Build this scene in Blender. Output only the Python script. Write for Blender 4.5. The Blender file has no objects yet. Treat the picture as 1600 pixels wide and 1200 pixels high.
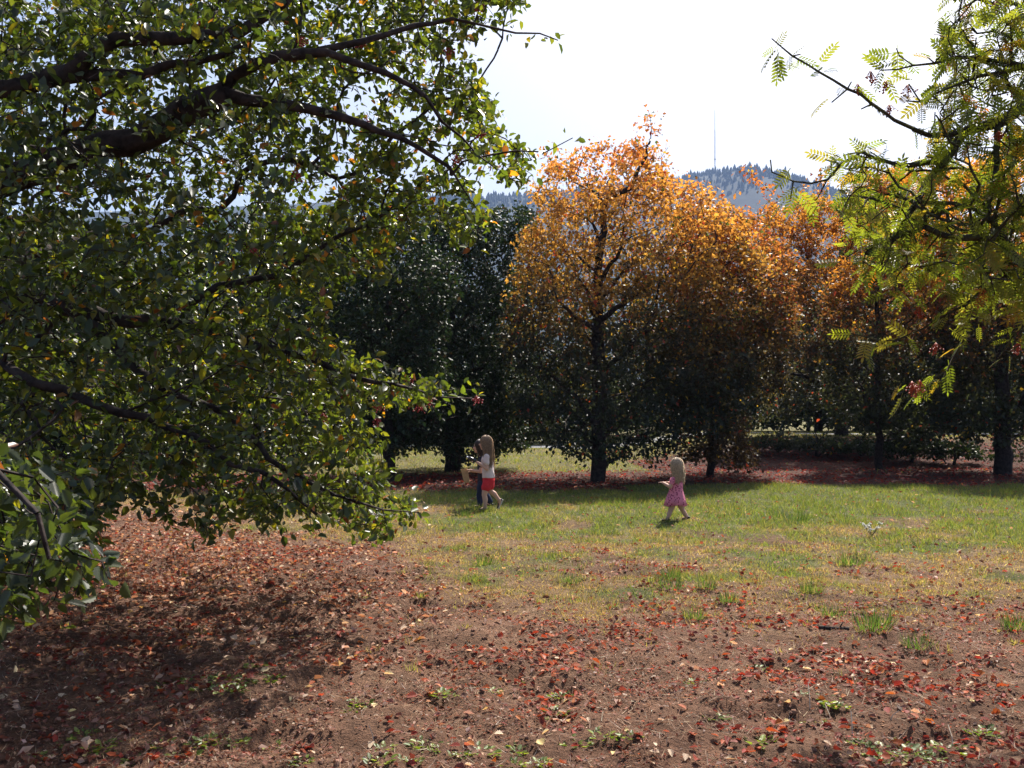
import bpy, bmesh, math, random
import numpy as np
from mathutils import Vector, Matrix, Euler

random.seed(7)
rng = np.random.default_rng(7)
SC = bpy.context.scene
COL = SC.collection

# ------------------------------------------------------------------ camera
CAM_H = 1.6
FPX = 1452.0            # focal length in pixels of the 1600 px wide photograph
cam_d = bpy.data.cameras.new('camera')
cam_d.sensor_width = 36.0
cam_d.lens = 36.0 * FPX / 1600.0
cam_d.shift_y = 50.0 / 1600.0
cam_d.clip_start = 0.05
cam_d.clip_end = 20000
cam = bpy.data.objects.new('camera', cam_d)
cam.location = (0, 0, CAM_H)
cam.rotation_euler = (math.radians(90), 0, 0)
COL.objects.link(cam)
SC.camera = cam

# ------------------------------------------------------------------ sky, sun, exposure
SUN_EL, SUN_AZ = math.radians(52), math.radians(28)     # azimuth to the right of the view axis
world = bpy.data.worlds.new('World'); SC.world = world; world.use_nodes = True
wn = world.node_tree.nodes; wl = world.node_tree.links; wn.clear()
sky = wn.new('ShaderNodeTexSky'); sky.sky_type = 'NISHITA'; sky.sun_disc = False
sky.sun_elevation = SUN_EL; sky.sun_rotation = SUN_AZ
sky.air_density = 1.0; sky.dust_density = 4.5; sky.ozone_density = 1.0
bg = wn.new('ShaderNodeBackground'); bg.inputs[1].default_value = 0.08
wo = wn.new('ShaderNodeOutputWorld')
wl.new(sky.outputs[0], bg.inputs[0]); wl.new(bg.outputs[0], wo.inputs[0])

sun_d = bpy.data.lights.new('sun', 'SUN'); sun_d.energy = 5.0; sun_d.angle = math.radians(0.5)
sun_d.color = (1.0, 0.94, 0.85)
sun = bpy.data.objects.new('sun', sun_d); COL.objects.link(sun)
sdir = Vector((math.sin(SUN_AZ)*math.cos(SUN_EL), math.cos(SUN_AZ)*math.cos(SUN_EL), math.sin(SUN_EL)))
sun.rotation_euler = sdir.to_track_quat('Z', 'Y').to_euler()
sun.location = (10, 10, 40)

vs = SC.view_settings
vs.view_transform = 'Standard'; vs.look = 'None'; vs.gamma = 1.0; vs.exposure = 1.25
vs.use_curve_mapping = False
SC.render.engine = 'CYCLES'
SC.cycles.max_bounces = 7; SC.cycles.diffuse_bounces = 3; SC.cycles.glossy_bounces = 2
SC.cycles.transmission_bounces = 3; SC.cycles.volume_bounces = 0
SC.cycles.use_denoising = True
SC.cycles.sample_clamp_indirect = 6.0
SC.cycles.use_adaptive_sampling = True

# ------------------------------------------------------------------ helpers
def at(px, py, d):
    """photograph pixel at a given distance -> world point"""
    return np.array([(px-800.0)*d/FPX, d, CAM_H + (650.0-py)*d/FPX])

def sstep(a, b, x):
    t = np.clip((x-a)/(b-a), 0, 1); return t*t*(3-2*t)

_perm = np.random.default_rng(3).random((512, 512)).astype(np.float32)
def vnoise(x, y, s=1.0, o=0):
    x = np.asarray(x, float)*s + 37.3*o; y = np.asarray(y, float)*s + 91.7*o
    xi = np.floor(x).astype(int); yi = np.floor(y).astype(int)
    fx = x-xi; fy = y-yi; fx = fx*fx*(3-2*fx); fy = fy*fy*(3-2*fy)
    g = lambda a, b: _perm[a % 512, b % 512]
    return (g(xi, yi)*(1-fx)*(1-fy)+g(xi+1, yi)*fx*(1-fy)+g(xi, yi+1)*(1-fx)*fy+g(xi+1, yi+1)*fx*fy)
def fbm(x, y, s=1.0, o=0, n=3):
    r = 0; a = 1; t = 0
    for k in range(n):
        r = r + a*vnoise(x, y, s*2**k, o+k*5); t += a; a *= .5
    return r/t

def tag(o, label=None, cat=None, group=None, kind=None):
    if label: o['label'] = label
    if cat: o['category'] = cat
    if group: o['group'] = group
    if kind: o['kind'] = kind
    return o

def empty(name, loc=(0, 0, 0), rz=0.0):
    o = bpy.data.objects.new(name, None); COL.objects.link(o)
    o.location = loc; o.rotation_euler = (0, 0, rz); o.empty_display_size = .2
    return o

def mesh_np(name, V, loops, sizes, col=None, smooth=False):
    me = bpy.data.meshes.new(name)
    V = np.ascontiguousarray(V, np.float32); loops = np.ascontiguousarray(loops, np.int32).ravel()
    sizes = np.ascontiguousarray(sizes, np.int32)
    me.vertices.add(len(V)); me.vertices.foreach_set('co', V.ravel())
    me.loops.add(len(loops)); me.loops.foreach_set('vertex_index', loops)
    me.polygons.add(len(sizes))
    st = np.zeros(len(sizes), np.int32); st[1:] = np.cumsum(sizes)[:-1]
    me.polygons.foreach_set('loop_start', st)
    if smooth: me.polygons.foreach_set('use_smooth', np.ones(len(sizes), bool))
    if col is not None:
        c = np.ones((len(V), 4), np.float32); c[:, :3] = col
        a = me.color_attributes.new('Col', 'FLOAT_COLOR', 'POINT'); a.data.foreach_set('color', c.ravel())
    me.update(calc_edges=True)
    return me

def link(name, me, mat=None, parent=None):
    o = bpy.data.objects.new(name, me); COL.objects.link(o)
    if mat is not None and not me.materials: me.materials.append(mat)
    if parent is not None: o.parent = parent
    return o

def nrm(a): return a/np.maximum(np.linalg.norm(a, axis=-1, keepdims=True), 1e-9)

def scatter(tv, tf, pos, ax, nr, scale, col):
    """many copies of a small template (u across, v along, w normal) as arrays"""
    n = len(pos); k = len(tv)
    v = nrm(ax); w = nr - v*(nr*v).sum(1, keepdims=True); w = nrm(w); u = np.cross(v, w)
    scale = np.asarray(scale, float)
    if scale.ndim == 1: scale = np.repeat(scale[:, None], 3, 1)
    t = tv[None, :, :]*scale[:, None, :]
    V = pos[:, None, :] + t[..., 0:1]*u[:, None, :] + t[..., 1:2]*v[:, None, :] + t[..., 2:3]*w[:, None, :]
    fl = np.concatenate([np.array(f) for f in tf]); fs = np.array([len(f) for f in tf])
    L = (np.arange(n)[:, None]*k + fl[None, :]).ravel()
    S = np.tile(fs, n)
    C = np.repeat(col, k, 0)
    return V.reshape(-1, 3), L, S, C

def merge(parts):
    Vs, Ls, Ss, Cs = [], [], [], []; o = 0
    for V, L, S, C in parts:
        Vs.append(V); Ls.append(L+o); Ss.append(S); Cs.append(C); o += len(V)
    return np.concatenate(Vs), np.concatenate(Ls), np.concatenate(Ss), np.concatenate(Cs)

def in_poly(x, y, poly):
    poly = np.array(poly, float); c = np.zeros(len(x), bool); j = len(poly)-1
    for i in range(len(poly)):
        xi, yi = poly[i]; xj, yj = poly[j]
        if yi != yj:
            c ^= ((yi > y) != (yj > y)) & (x < (xj-xi)*(y-yi)/(yj-yi)+xi)
        j = i
    return c

# ------------------------------------------------------------------ materials
def new_mat(name):
    m = bpy.data.materials.new(name); m.use_nodes = True
    nt = m.node_tree; nt.nodes.clear()
    out = nt.nodes.new('ShaderNodeOutputMaterial')
    return m, nt, out

def leaf_mat(name, rough=.42, spec=.4, trans=.42, tmul=(2.6, 2.4, 1.2), sub=1.0):
    m, nt, out = new_mat(name); N = nt.nodes; L = nt.links
    a = N.new('ShaderNodeAttribute'); a.attribute_name = 'Col'
    tc = N.new('ShaderNodeTexCoord')
    nz = N.new('ShaderNodeTexNoise'); nz.inputs['Scale'].default_value = 38; nz.inputs['Detail'].default_value = 2
    L.new(tc.outputs['Object'], nz.inputs['Vector'])
    mr = N.new('ShaderNodeMapRange'); mr.inputs['To Min'].default_value = .7; mr.inputs['To Max'].default_value = 1.3
    L.new(nz.outputs['Fac'], mr.inputs['Value'])
    mu = N.new('ShaderNodeMix'); mu.data_type = 'RGBA'; mu.blend_type = 'MULTIPLY'; mu.inputs['Factor'].default_value = 1
    L.new(a.outputs['Color'], mu.inputs['A']); L.new(mr.outputs['Result'], mu.inputs['B'])
    p = N.new('ShaderNodeBsdfPrincipled'); p.inputs['Roughness'].default_value = rough
    p.inputs['Specular IOR Level'].default_value = spec
    L.new(mu.outputs['Result'], p.inputs['Base Color'])
    tm = N.new('ShaderNodeMix'); tm.data_type = 'RGBA'; tm.blend_type = 'MULTIPLY'; tm.inputs['Factor'].default_value = 1
    tm.inputs['B'].default_value = (*tmul, 1)
    L.new(mu.outputs['Result'], tm.inputs['A'])
    t = N.new('ShaderNodeBsdfTranslucent'); L.new(tm.outputs['Result'], t.inputs['Color'])
    mx = N.new('ShaderNodeMixShader'); mx.inputs[0].default_value = trans
    L.new(p.outputs[0], mx.inputs[1]); L.new(t.outputs[0], mx.inputs[2]); L.new(mx.outputs[0], out.inputs[0])
    return m

def plain_mat(name, col, rough=.7, spec=.3, vary=.25, scale=30, bump=0.0, col2=None, trans=0.0, attr=False, detail=4):
    m, nt, out = new_mat(name); N = nt.nodes; L = nt.links
    tc = N.new('ShaderNodeTexCoord')
    nz = N.new('ShaderNodeTexNoise'); nz.inputs['Scale'].default_value = scale; nz.inputs['Detail'].default_value = detail
    L.new(tc.outputs['Object'], nz.inputs['Vector'])
    p = N.new('ShaderNodeBsdfPrincipled'); p.inputs['Roughness'].default_value = rough
    p.inputs['Specular IOR Level'].default_value = spec
    if col2 is None: col2 = tuple(min(1, c*(1+vary)) for c in col); colA = tuple(c*(1-vary) for c in col)
    else: colA = col
    cr = N.new('ShaderNodeValToRGB'); cr.color_ramp.elements[0].position = .35; cr.color_ramp.elements[1].position = .68
    cr.color_ramp.elements[0].color = (*colA, 1); cr.color_ramp.elements[1].color = (*col2, 1)
    L.new(nz.outputs['Fac'], cr.inputs[0])
    src = cr.outputs[0]
    if attr:
        a = N.new('ShaderNodeAttribute'); a.attribute_name = 'Col'
        mu = N.new('ShaderNodeMix'); mu.data_type = 'RGBA'; mu.blend_type = 'MULTIPLY'; mu.inputs['Factor'].default_value = 1
        L.new(a.outputs['Color'], mu.inputs['A']); L.new(src, mu.inputs['B']); src = mu.outputs['Result']
    L.new(src, p.inputs['Base Color'])
    if bump:
        b = N.new('ShaderNodeBump'); b.inputs['Strength'].default_value = 1; b.inputs['Distance'].default_value = bump
        L.new(nz.outputs['Fac'], b.inputs['Height']); L.new(b.outputs[0], p.inputs['Normal'])
    if trans > 0:
        t = N.new('ShaderNodeBsdfTranslucent'); L.new(src, t.inputs['Color'])
        mx = N.new('ShaderNodeMixShader'); mx.inputs[0].default_value = trans
        L.new(p.outputs[0], mx.inputs[1]); L.new(t.outputs[0], mx.inputs[2]); L.new(mx.outputs[0], out.inputs[0])
    else:
        L.new(p.outputs[0], out.inputs[0])
    return m

M_leaf = leaf_mat('glossy_green_leaf', .38, .5, .38, (3.3, 3.1, .8))
M_rowan = leaf_mat('rowan_leaf', .45, .35, .5, (2.6, 2.6, .9))
M_autumn = leaf_mat('autumn_leaf', .5, .35, .48, (2.0, 1.8, 1.2))
M_dark = leaf_mat('dark_evergreen_leaf', .5, .22, .18, (1.6, 1.8, 1.0))
M_grass = leaf_mat('grass_blade', .5, .3, .46, (2.1, 2.0, .9))
M_litter = leaf_mat('dry_fallen_leaf', .65, .2, .28, (1.8, 1.3, 1.0))
M_weed = leaf_mat('weed_leaf', .45, .4, .35, (2.0, 2.0, .9))
M_bark = plain_mat('dark_bark', (.020, .016, .015), .9, .15, col2=(.06, .047, .042), scale=14, bump=.02)
M_moss = plain_mat('mossy_bark', (.04, .03, .025), .9, .15, col2=(.075, .08, .03), scale=22, bump=.03)
M_berry = plain_mat('red_berry', (.32, .012, .02), .3, .5, .25, 60)
M_berry2 = plain_mat('orange_red_berry', (.36, .045, .012), .4, .35, .25, 60)
M_clod = plain_mat('soil_clod', (.15, .082, .058), .95, .1, .3, 40, bump=.008)
M_path = plain_mat('grey_path', (.17, .17, .18), .9, .2, .2, 6, bump=.004)
M_conifer = plain_mat('far_conifer', (.03, .045, .025), .8, .1, .3, .2)
M_hill = plain_mat('far_hillside', (.015, .022, .014), .9, .1, .3, .05)
M_steel = plain_mat('mast_steel', (.35, .33, .33), .6, .4, .1, 2)

# ground material: colour from zones, broken up by fine noise and relief
def ground_material():
    m, nt, out = new_mat('meadow_soil'); N = nt.nodes; L = nt.links
    a = N.new('ShaderNodeAttribute'); a.attribute_name = 'Col'
    tc = N.new('ShaderNodeTexCoord')
    def noise(s, d, r=.6):
        n = N.new('ShaderNodeTexNoise'); n.inputs['Scale'].default_value = s; n.inputs['Detail'].default_value = d
        n.inputs['Roughness'].default_value = r; L.new(tc.outputs['Object'], n.inputs['Vector']); return n
    n1 = noise(9, 6); n2 = noise(70, 5, .7)
    def mrange(n, lo, hi):
        r = N.new('ShaderNodeMapRange'); r.inputs['From Min'].default_value = .28; r.inputs['From Max'].default_value = .72
        r.inputs['To Min'].default_value = lo; r.inputs['To Max'].default_value = hi
        L.new(n.outputs['Fac'], r.inputs['Value']); return r
    m1 = mrange(n1, .6, 1.35); m2 = mrange(n2, .55, 1.5)
    def mul(A, B):
        x = N.new('ShaderNodeMix'); x.data_type = 'RGBA'; x.blend_type = 'MULTIPLY'; x.inputs['Factor'].default_value = 1
        L.new(A, x.inputs['A']); L.new(B, x.inputs['B']); return x.outputs['Result']
    c = mul(mul(a.outputs['Color'], m1.outputs[0]), m2.outputs[0])
    p = N.new('ShaderNodeBsdfPrincipled'); p.inputs['Roughness'].default_value = .95; p.inputs['Specular IOR Level'].default_value = .12
    L.new(c, p.inputs['Base Color'])
    ad = N.new('ShaderNodeMath'); ad.operation = 'ADD'; L.new(n1.outputs['Fac'], ad.inputs[0])
    sc = N.new('ShaderNodeMath'); sc.operation = 'MULTIPLY'; sc.inputs[1].default_value = .45; L.new(n2.outputs['Fac'], sc.inputs[0])
    L.new(sc.outputs[0], ad.inputs[1])
    b = N.new('ShaderNodeBump'); b.inputs['Distance'].default_value = .09; b.inputs['Strength'].default_value = 1.0
    L.new(ad.outputs[0], b.inputs['Height']); L.new(b.outputs[0], p.inputs['Normal'])
    L.new(p.outputs[0], out.inputs[0])
    return m
M_ground = ground_material()

# ------------------------------------------------------------------ ground: zones and height
BX = np.array([-30, -8, -5.9, -3.7, -1.9, -1.0, -.4, 1.4, 3.6, 8, 30.])
BY = np.array([20, 17, 15.5, 13.0, 11.3, 9.2, 7.8, 7.6, 6.9, 6.3, 6.])
def zone(x, y):
    """grass cover, greenness, tree litter"""
    n = fbm(x, y, .9, 1); n2 = fbm(x, y, 2.3, 2)
    yb = np.interp(x, BX, BY) + (n-.5)*2.6 + (n2-.5)*1.8
    cover = sstep(-.7, 1.3, y-yb)
    bare = sstep(.60, .74, fbm(x, y, 1.25, 16))*.75*(1-sstep(12, 19, y))
    cover = cover*(1-bare)
    l0 = np.where(x < 2.5, 19.6, 21.3) + (fbm(x, y, .5, 3)-.5)*2.2
    l1 = np.where(x < 4, 26.5+np.clip(x, -3, 3)*.2, 33)
    litter = sstep(-.4, .6, y-l0)*(1-sstep(-1.2, .8, y-l1))
    litter = litter*np.where(x < -9, .75, 1.0)
    cover = cover*(1-litter*.96)
    green = sstep(.0, 7.2, y-yb + (fbm(x, y, 1.0, 4)-.5)*13 + (fbm(x, y, 3.3, 6)-.5)*9)
    green = np.where(y > 26, .55+.35*fbm(x, y, .6, 8), green)
    return cover, green, litter

def bank(x, y):
    return .85*sstep(27.5, 33.5, y)*sstep(3.5, 9.5, x)
def height(x, y):
    x = np.asarray(x, float); y = np.asarray(y, float)
    c, g, l = zone(x, y)
    fine = np.exp(-np.maximum(y-8, 0)/6)
    h = (fbm(x, y, .35, 11)-.5)*.10*sstep(4, 9, y)
    h = h + (fbm(x, y, 1.7, 12)-.5)*.09*fine + (fbm(x, y, 4.5, 13)-.5)*.085*fine*(1-.6*c) + (fbm(x, y, 11, 14, 2)-.5)*.05*fine*(1-.6*c)
    hole = sstep(.64, .80, fbm(x, y, 2.1, 15, 2))*fine*(1-c); h = h - .05*hole
    return h + bank(x, y)

def h1(x, y): return float(height(np.array([x]), np.array([y]))[0])

def axis(lo, hi, step, gl, gr, g=1.12):
    a = list(np.arange(lo, hi, step)); s = step; v = a[-1]
    while v < gr: s *= g; v += s; a.append(v)
    s = step; v = a[0]; pre = []
    while v > gl: s *= g; v -= s; pre.append(v)
    return np.array(pre[::-1]+a)

def build_ground():
    xs = axis(-3.8, 4.6, .042, -4000, 4000, 1.13); ys = axis(3.7, 9.2, .042, -4000, 6500, 1.09)
    X, Y = np.meshgrid(xs, ys); nx, ny = len(xs), len(ys)
    Z = height(X.ravel(), Y.ravel())
    c, g, l = zone(X.ravel(), Y.ravel())
    x, y = X.ravel(), Y.ravel()
    s = fbm(x, y, 1.3, 21)[:, None]; s2 = fbm(x, y, 4.1, 22)[:, None]
    soil = np.array([.125, .064, .042])*(1-s) + np.array([.20, .116, .074])*s
    soil = soil*(.6+.75*s2)
    straw = np.array([.20, .13, .075])*(.6+.8*s2)
    green = np.array([.10, .11, .04])*(.6+.8*s2)
    redl = np.array([.06, .028, .024])*(.6+.8*s2)
    C = soil*(1-c[:, None]) + (straw*(1-g[:, None])+green*g[:, None])*c[:, None]
    C = C*(1-.8*l[:, None]) + redl*.8*l[:, None]
    under = (np.exp(-(((x+4.5)/3.6)**2+((y-9.5)/3.6)**2)))[:, None]*.6
    C = C*(1-under) + np.array([.15, .085, .06])*under
    V = np.stack([x, y, Z], 1)
    i = (np.arange(ny-1)[:, None]*nx + np.arange(nx-1)[None, :]).ravel()
    F = np.stack([i, i+1, i+nx+1, i+nx], 1)
    me = mesh_np('ground', V, F, np.full(len(F), 4), C, True)
    o = link('ground', me, M_ground); tag(o, kind='structure')
build_ground()

def build_path():
    cl = np.array([(-60, 60), (-30, 54), (-12, 51), (0, 49), (8, 43), (13, 38.5), (21, 37), (45, 36)], float)
    t = np.linspace(0, 1, 90); s = np.linspace(0, 1, len(cl))
    px = np.interp(t, s, cl[:, 0]); py = np.interp(t, s, cl[:, 1])
    k = np.ones(9)/9
    px = np.convolve(np.pad(px, 4, 'edge'), k, 'valid'); py = np.convolve(np.pad(py, 4, 'edge'), k, 'valid')
    d = nrm(np.stack([np.gradient(px), np.gradient(py)], 1)); n = np.stack([-d[:, 1], d[:, 0]], 1)
    V = []
    for w in np.linspace(-1.6, 1.6, 9):
        q = np.stack([px, py], 1)+n*w*(1+.04*np.sin(np.arange(90)))[:, None]
        V.append(np.c_[q, height(q[:, 0], q[:, 1])+.03-.012*abs(w)])
    V = np.concatenate(V); F = []
    for a in range(8):
        for b in range(89): F.append((a*90+b, a*90+b+1, (a+1)*90+b+1, (a+1)*90+b))
    o = link('path', mesh_np('path', V, np.array(F), np.full(len(F), 4), None, True), M_path); tag(o, kind='structure')
build_path()

# ------------------------------------------------------------------ hill, far wood, mast
RX = np.array([-1500, 0, 300, 600, 700, 790, 850, 950, 1040, 1100, 1140, 1190, 1240, 1300, 1400, 1600, 3000.])
RY = np.array([420, 350, 335, 325, 322, 322, 318, 304, 296, 283, 281, 290, 308, 335, 370, 400, 480.])
HD = 2300.0
def hill_height(px, t):
    top = CAM_H + (650-np.interp(px, RX, RY))*HD/FPX
    prof = sstep(0, 1, t)
    return top*prof
def build_hill():
    pxs = np.linspace(-1500, 3000, 151); ts = np.linspace(0, 1.5, 40)
    PX, T = np.meshgrid(pxs, ts); PX = PX.ravel(); T = T.ravel()
    D = 900 + (HD-900)*T
    X = (PX-800)/FPX*HD
    Z = hill_height(PX, np.minimum(T, 1))*(1-np.clip(T-1, 0, 1)*.6) + (fbm(X, D, .004, 31)-.5)*40*np.sin(np.clip(T, 0, 1)*math.pi) - 2
    V = np.stack([X, D, Z], 1); nx = 151; i = (np.arange(39)[:, None]*nx+np.arange(150)[None, :]).ravel()
    F = np.stack([i, i+1, i+nx+1, i+nx], 1)
    o = link('hill', mesh_np('hill', V, F, np.full(len(F), 4), None, True), M_hill); tag(o, kind='structure')
    # conifers as one far-off wood
    n = 2600
    px = np.concatenate([rng.uniform(560, 1400, n), rng.uniform(760, 1320, 700)])
    t = np.concatenate([np.sqrt(rng.uniform(.5, 1.05, n)), rng.uniform(.985, 1.03, 700)])
    d = 900+(HD-900)*t; x = (px-800)/FPX*HD
    z = hill_height(px, np.minimum(t, 1))*(1-np.clip(t-1, 0, 1)*.6) + (fbm(x, d, .004, 31)-.5)*40*np.sin(np.clip(t, 0, 1)*math.pi) - 5
    hgt = rng.uniform(9, 19, len(px))*np.where(rng.random(len(px)) < .1, 1.4, 1); r = hgt*rng.uniform(.2, .36, len(px))
    tv = []; tf = []
    for k, (zz, rr) in enumerate([(0.05, 1), (.4, .6), (.38, .8), (.72, .35), (.7, .5), (1, .0)]):
        for j in range(4):
            a = j*2*math.pi/4+k*.4; tv.append((math.cos(a)*rr, zz, math.sin(a)*rr))
    for k in (0, 2, 4):
        for j in range(4): tf.append((k*4+j, k*4+(j+1) % 4, (k+1)*4+(j+1) % 4, (k+1)*4+j))
    pos = np.stack([x, d, z], 1)
    up = np.tile([0, 0, 1.], (len(px), 1)) + rng.normal(0, .03, (len(px), 3))
    nr = rng.normal(0, 1, (len(px), 3)); nr[:, 2] = 0
    V, L, S, C = scatter(np.array(tv), tf, pos, up, nr, np.stack([r, hgt, r], 1), np.ones((len(px), 3)))
    o = link('conifer_wood', mesh_np('conifer_wood', V, L, S), M_conifer)
    tag(o, 'hazy blue conifer wood covering the distant hill', 'woodland', kind='stuff')
build_hill()

def bar(bm, a, b, r):
    a = Vector(a); b = Vector(b); d = b-a
    m = Matrix.Translation((a+b)/2) @ d.to_track_quat('Z', 'Y').to_matrix().to_4x4()
    bmesh.ops.create_cone(bm, cap_ends=True, segments=4, radius1=r, radius2=r, depth=d.length, matrix=m)
def bm_obj(name, bm, mat, parent=None, smooth=False):
    me = bpy.data.meshes.new(name); bm.to_mesh(me); bm.free()
    if smooth: me.polygons.foreach_set('use_smooth', [True]*len(me.polygons))
    return link(name, me, mat, parent)

def build_mast():
    base = at(1117, 284, HD); H = 185.0
    root = empty('radio_mast', base - np.array([0, 0, 6]))
    tag(root, 'thin lattice radio mast standing on the hazy hilltop', 'radio mast')
    bm = bmesh.new()
    for k in range(4):
        a = k*math.pi/2+.6; x0, y0 = 1.7*math.cos(a), 1.7*math.sin(a)
        bar(bm, (x0, y0, 0), (x0*.6, y0*.6, H*.72), .45)
    for z in range(0, 128, 5):
        s = 1-.4*z/132
        for k in range(4):
            a = k*math.pi/2+.6; b = a+math.pi/2
            bar(bm, (1.7*s*math.cos(a), 1.7*s*math.sin(a), z), (1.7*s*math.cos(b), 1.7*s*math.sin(b), z+5), .3)
    bm_obj('lattice', bm, M_steel, root)
    bm = bmesh.new(); bar(bm, (0, 0, H*.70), (0, 0, H), .7); bm_obj('antenna', bm, M_steel, root)
    for z, r in ((28, 3.6), (62, 2.8)):
        bm = bmesh.new()
        for k in range(3):
            a = k*2.1
            m = Matrix.Translation((r*.7*math.cos(a), r*.7*math.sin(a), z)) @ Euler((0, math.pi/2, a)).to_matrix().to_4x4()
            bmesh.ops.create_cone(bm, cap_ends=True, segments=10, radius1=r*.6, radius2=r*.45, depth=1.4, matrix=m)
            bar(bm, (0, 0, z), (r*.7*math.cos(a), r*.7*math.sin(a), z), .3)
        bm_obj('dish_platform', bm, M_steel, root)
build_mast()

# ------------------------------------------------------------------ trees
class Skel:
    def __init__(s, cap=60000):
        s.P = np.zeros((cap, 3)); s.par = np.full(cap, -1); s.Ln = np.zeros(cap); s.r0 = np.zeros(cap)
        s.dir = np.zeros((cap, 3)); s.limb = np.zeros(cap, int); s.n = 0; s.rnd = np.random.default_rng(5)
    def add(s, p, par, r=0, limb=0):
        i = s.n; s.P[i] = p; s.par[i] = par; s.r0[i] = r; s.limb[i] = limb
        if par >= 0:
            d = s.P[i]-s.P[par]; l = np.linalg.norm(d); s.Ln[i] = s.Ln[par]+l; s.dir[i] = d/max(l, 1e-6)
        else: s.dir[i] = (0, 0, 1)
        s.n += 1; return i
    def line(s, pts, r0, r1, limb=0, start=None, seg=.15, jit=.02):
        pts = [np.array(p, float) for p in pts]
        if s.n and start is None:
            i = int(np.argmin(np.linalg.norm(s.P[:s.n]-pts[0], axis=1)))
        else: i = start if start is not None else -1
        if i < 0: i = s.add(pts[0], -1, r0, limb)
        elif np.linalg.norm(s.P[i]-pts[0]) > .02: pts = [s.P[i].copy()]+pts
        tot = sum(np.linalg.norm(b-a) for a, b in zip(pts, pts[1:])); acc = 0
        Q = [pts[0]]+pts+[pts[-1]]
        for k in range(1, len(Q)-2):
            p0, p1, p2, p3 = Q[k-1:k+3]; l = np.linalg.norm(p2-p1); m = max(1, int(l/seg))
            for j in range(1, m+1):
                t = j/m
                p = .5*(2*p1+(p2-p0)*t+(2*p0-5*p1+4*p2-p3)*t*t+(3*p1-p0-3*p2+p3)*t**3)
                f = (acc+l*t)/max(tot, 1e-6)
                i = s.add(p+s.rnd.normal(0, jit, 3), i, r0+(r1-r0)*f, limb)
            acc += l
        return i
    def grow(s, T, seg=.2, bf=.3, sag=0.0, curl=.35, jit=.02):
        T = np.asarray(T); dm = np.full(len(T), 1e9)
        for k in range(0, s.n, 500):
            dm = np.minimum(dm, np.linalg.norm(T[:, None]-s.P[None, k:min(s.n, k+500)], axis=2).min(1))
        for ti in np.argsort(dm):
            t = T[ti]; d = np.linalg.norm(s.P[:s.n]-t, axis=1)
            i = int(np.argmin(d+bf*s.Ln[:s.n])); dd = d[i]
            if dd < .03: continue
            p0 = s.P[i].copy(); c = (p0+t)/2 + s.dir[i]*dd*curl*.5 + np.array([0, 0, sag*dd])
            m = max(1, int(round(dd/seg))); lb = s.limb[i]
            for j in range(1, m+1):
                u = j/m; p = p0*(1-u)**2+2*c*u*(1-u)+t*u*u
                if s.n >= len(s.P)-1: return
                i = s.add(p+s.rnd.normal(0, jit, 3)*(1 if j < m else .3), i, 0, lb)
    def finish(s, tip=.004, e=2.3):
        n = s.n; acc = np.zeros(n); kids = np.zeros(n, int)
        R = np.zeros(n); big = np.full(n, -1); bigr = np.zeros(n)
        for i in range(n-1, -1, -1):
            r = max(tip, acc[i]**(1/e) if acc[i] > 0 else tip, s.r0[i]); R[i] = r
            p = s.par[i]
            if p >= 0:
                acc[p] += min(r, R[i])**e; kids[p] += 1
                if r > bigr[p]: bigr[p] = r; big[p] = i
        s.R = R; s.kids = kids; s.big = big
        return s
    def tubes(s, sel=None, thick=.014, kt=8):
        """list of mesh arrays: every edge a tapered prism"""
        n = s.n; ch = np.arange(n)[s.par[:n] >= 0]
        if sel is not None: ch = ch[sel[ch]]
        pa = s.par[ch]
        D = s.dir[:n].copy()
        ref = np.where(np.abs(D[:, 2:3]) < .9, np.array([[0, 0, 1.]]), np.array([[1., 0, 0]]))
        U = nrm(np.cross(D, ref)); W = np.cross(D, U)
        out = []
        for lo, hi, k in ((0, thick, 3), (thick, 9, kt)):
            m = (s.R[ch] >= lo) & (s.R[ch] < hi); c = ch[m]; p = pa[m]
            if not len(c): continue
            main = s.big[p] == c
            fi = np.where(main, p, c)
            same = (np.abs(s.dir[p][:, 2]) < .9) == (np.abs(s.dir[c][:, 2]) < .9)
            fi = np.where(main & ~same, c, fi)
            ra = np.where(main, s.R[p], np.minimum(s.R[c]*1.25, s.R[p])); ra = np.where(main & (s.R[p] > 1.6*s.R[c]), s.R[c]*1.2, ra)
            ang = np.arange(k)*2*math.pi/k
            ca = np.cos(ang)[None, :, None]; sa = np.sin(ang)[None, :, None]
            A = s.P[p][:, None]+(U[fi][:, None]*ca+W[fi][:, None]*sa)*ra[:, None, None]
            B = s.P[c][:, None]+(U[c][:, None]*ca+W[c][:, None]*sa)*s.R[c][:, None, None]
            V = np.concatenate([A, B], 1).reshape(-1, 3)
            base = np.arange(len(c))[:, None]*2*k; j = np.arange(k); jn = (j+1) % k
            F = np.stack([base+j, base+jn, base+k+jn, base+k+j], 2).reshape(-1, 4)
            out.append((V, F.ravel(), np.full(len(F), 4), np.ones((len(V), 3))))
        return merge(out)

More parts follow.
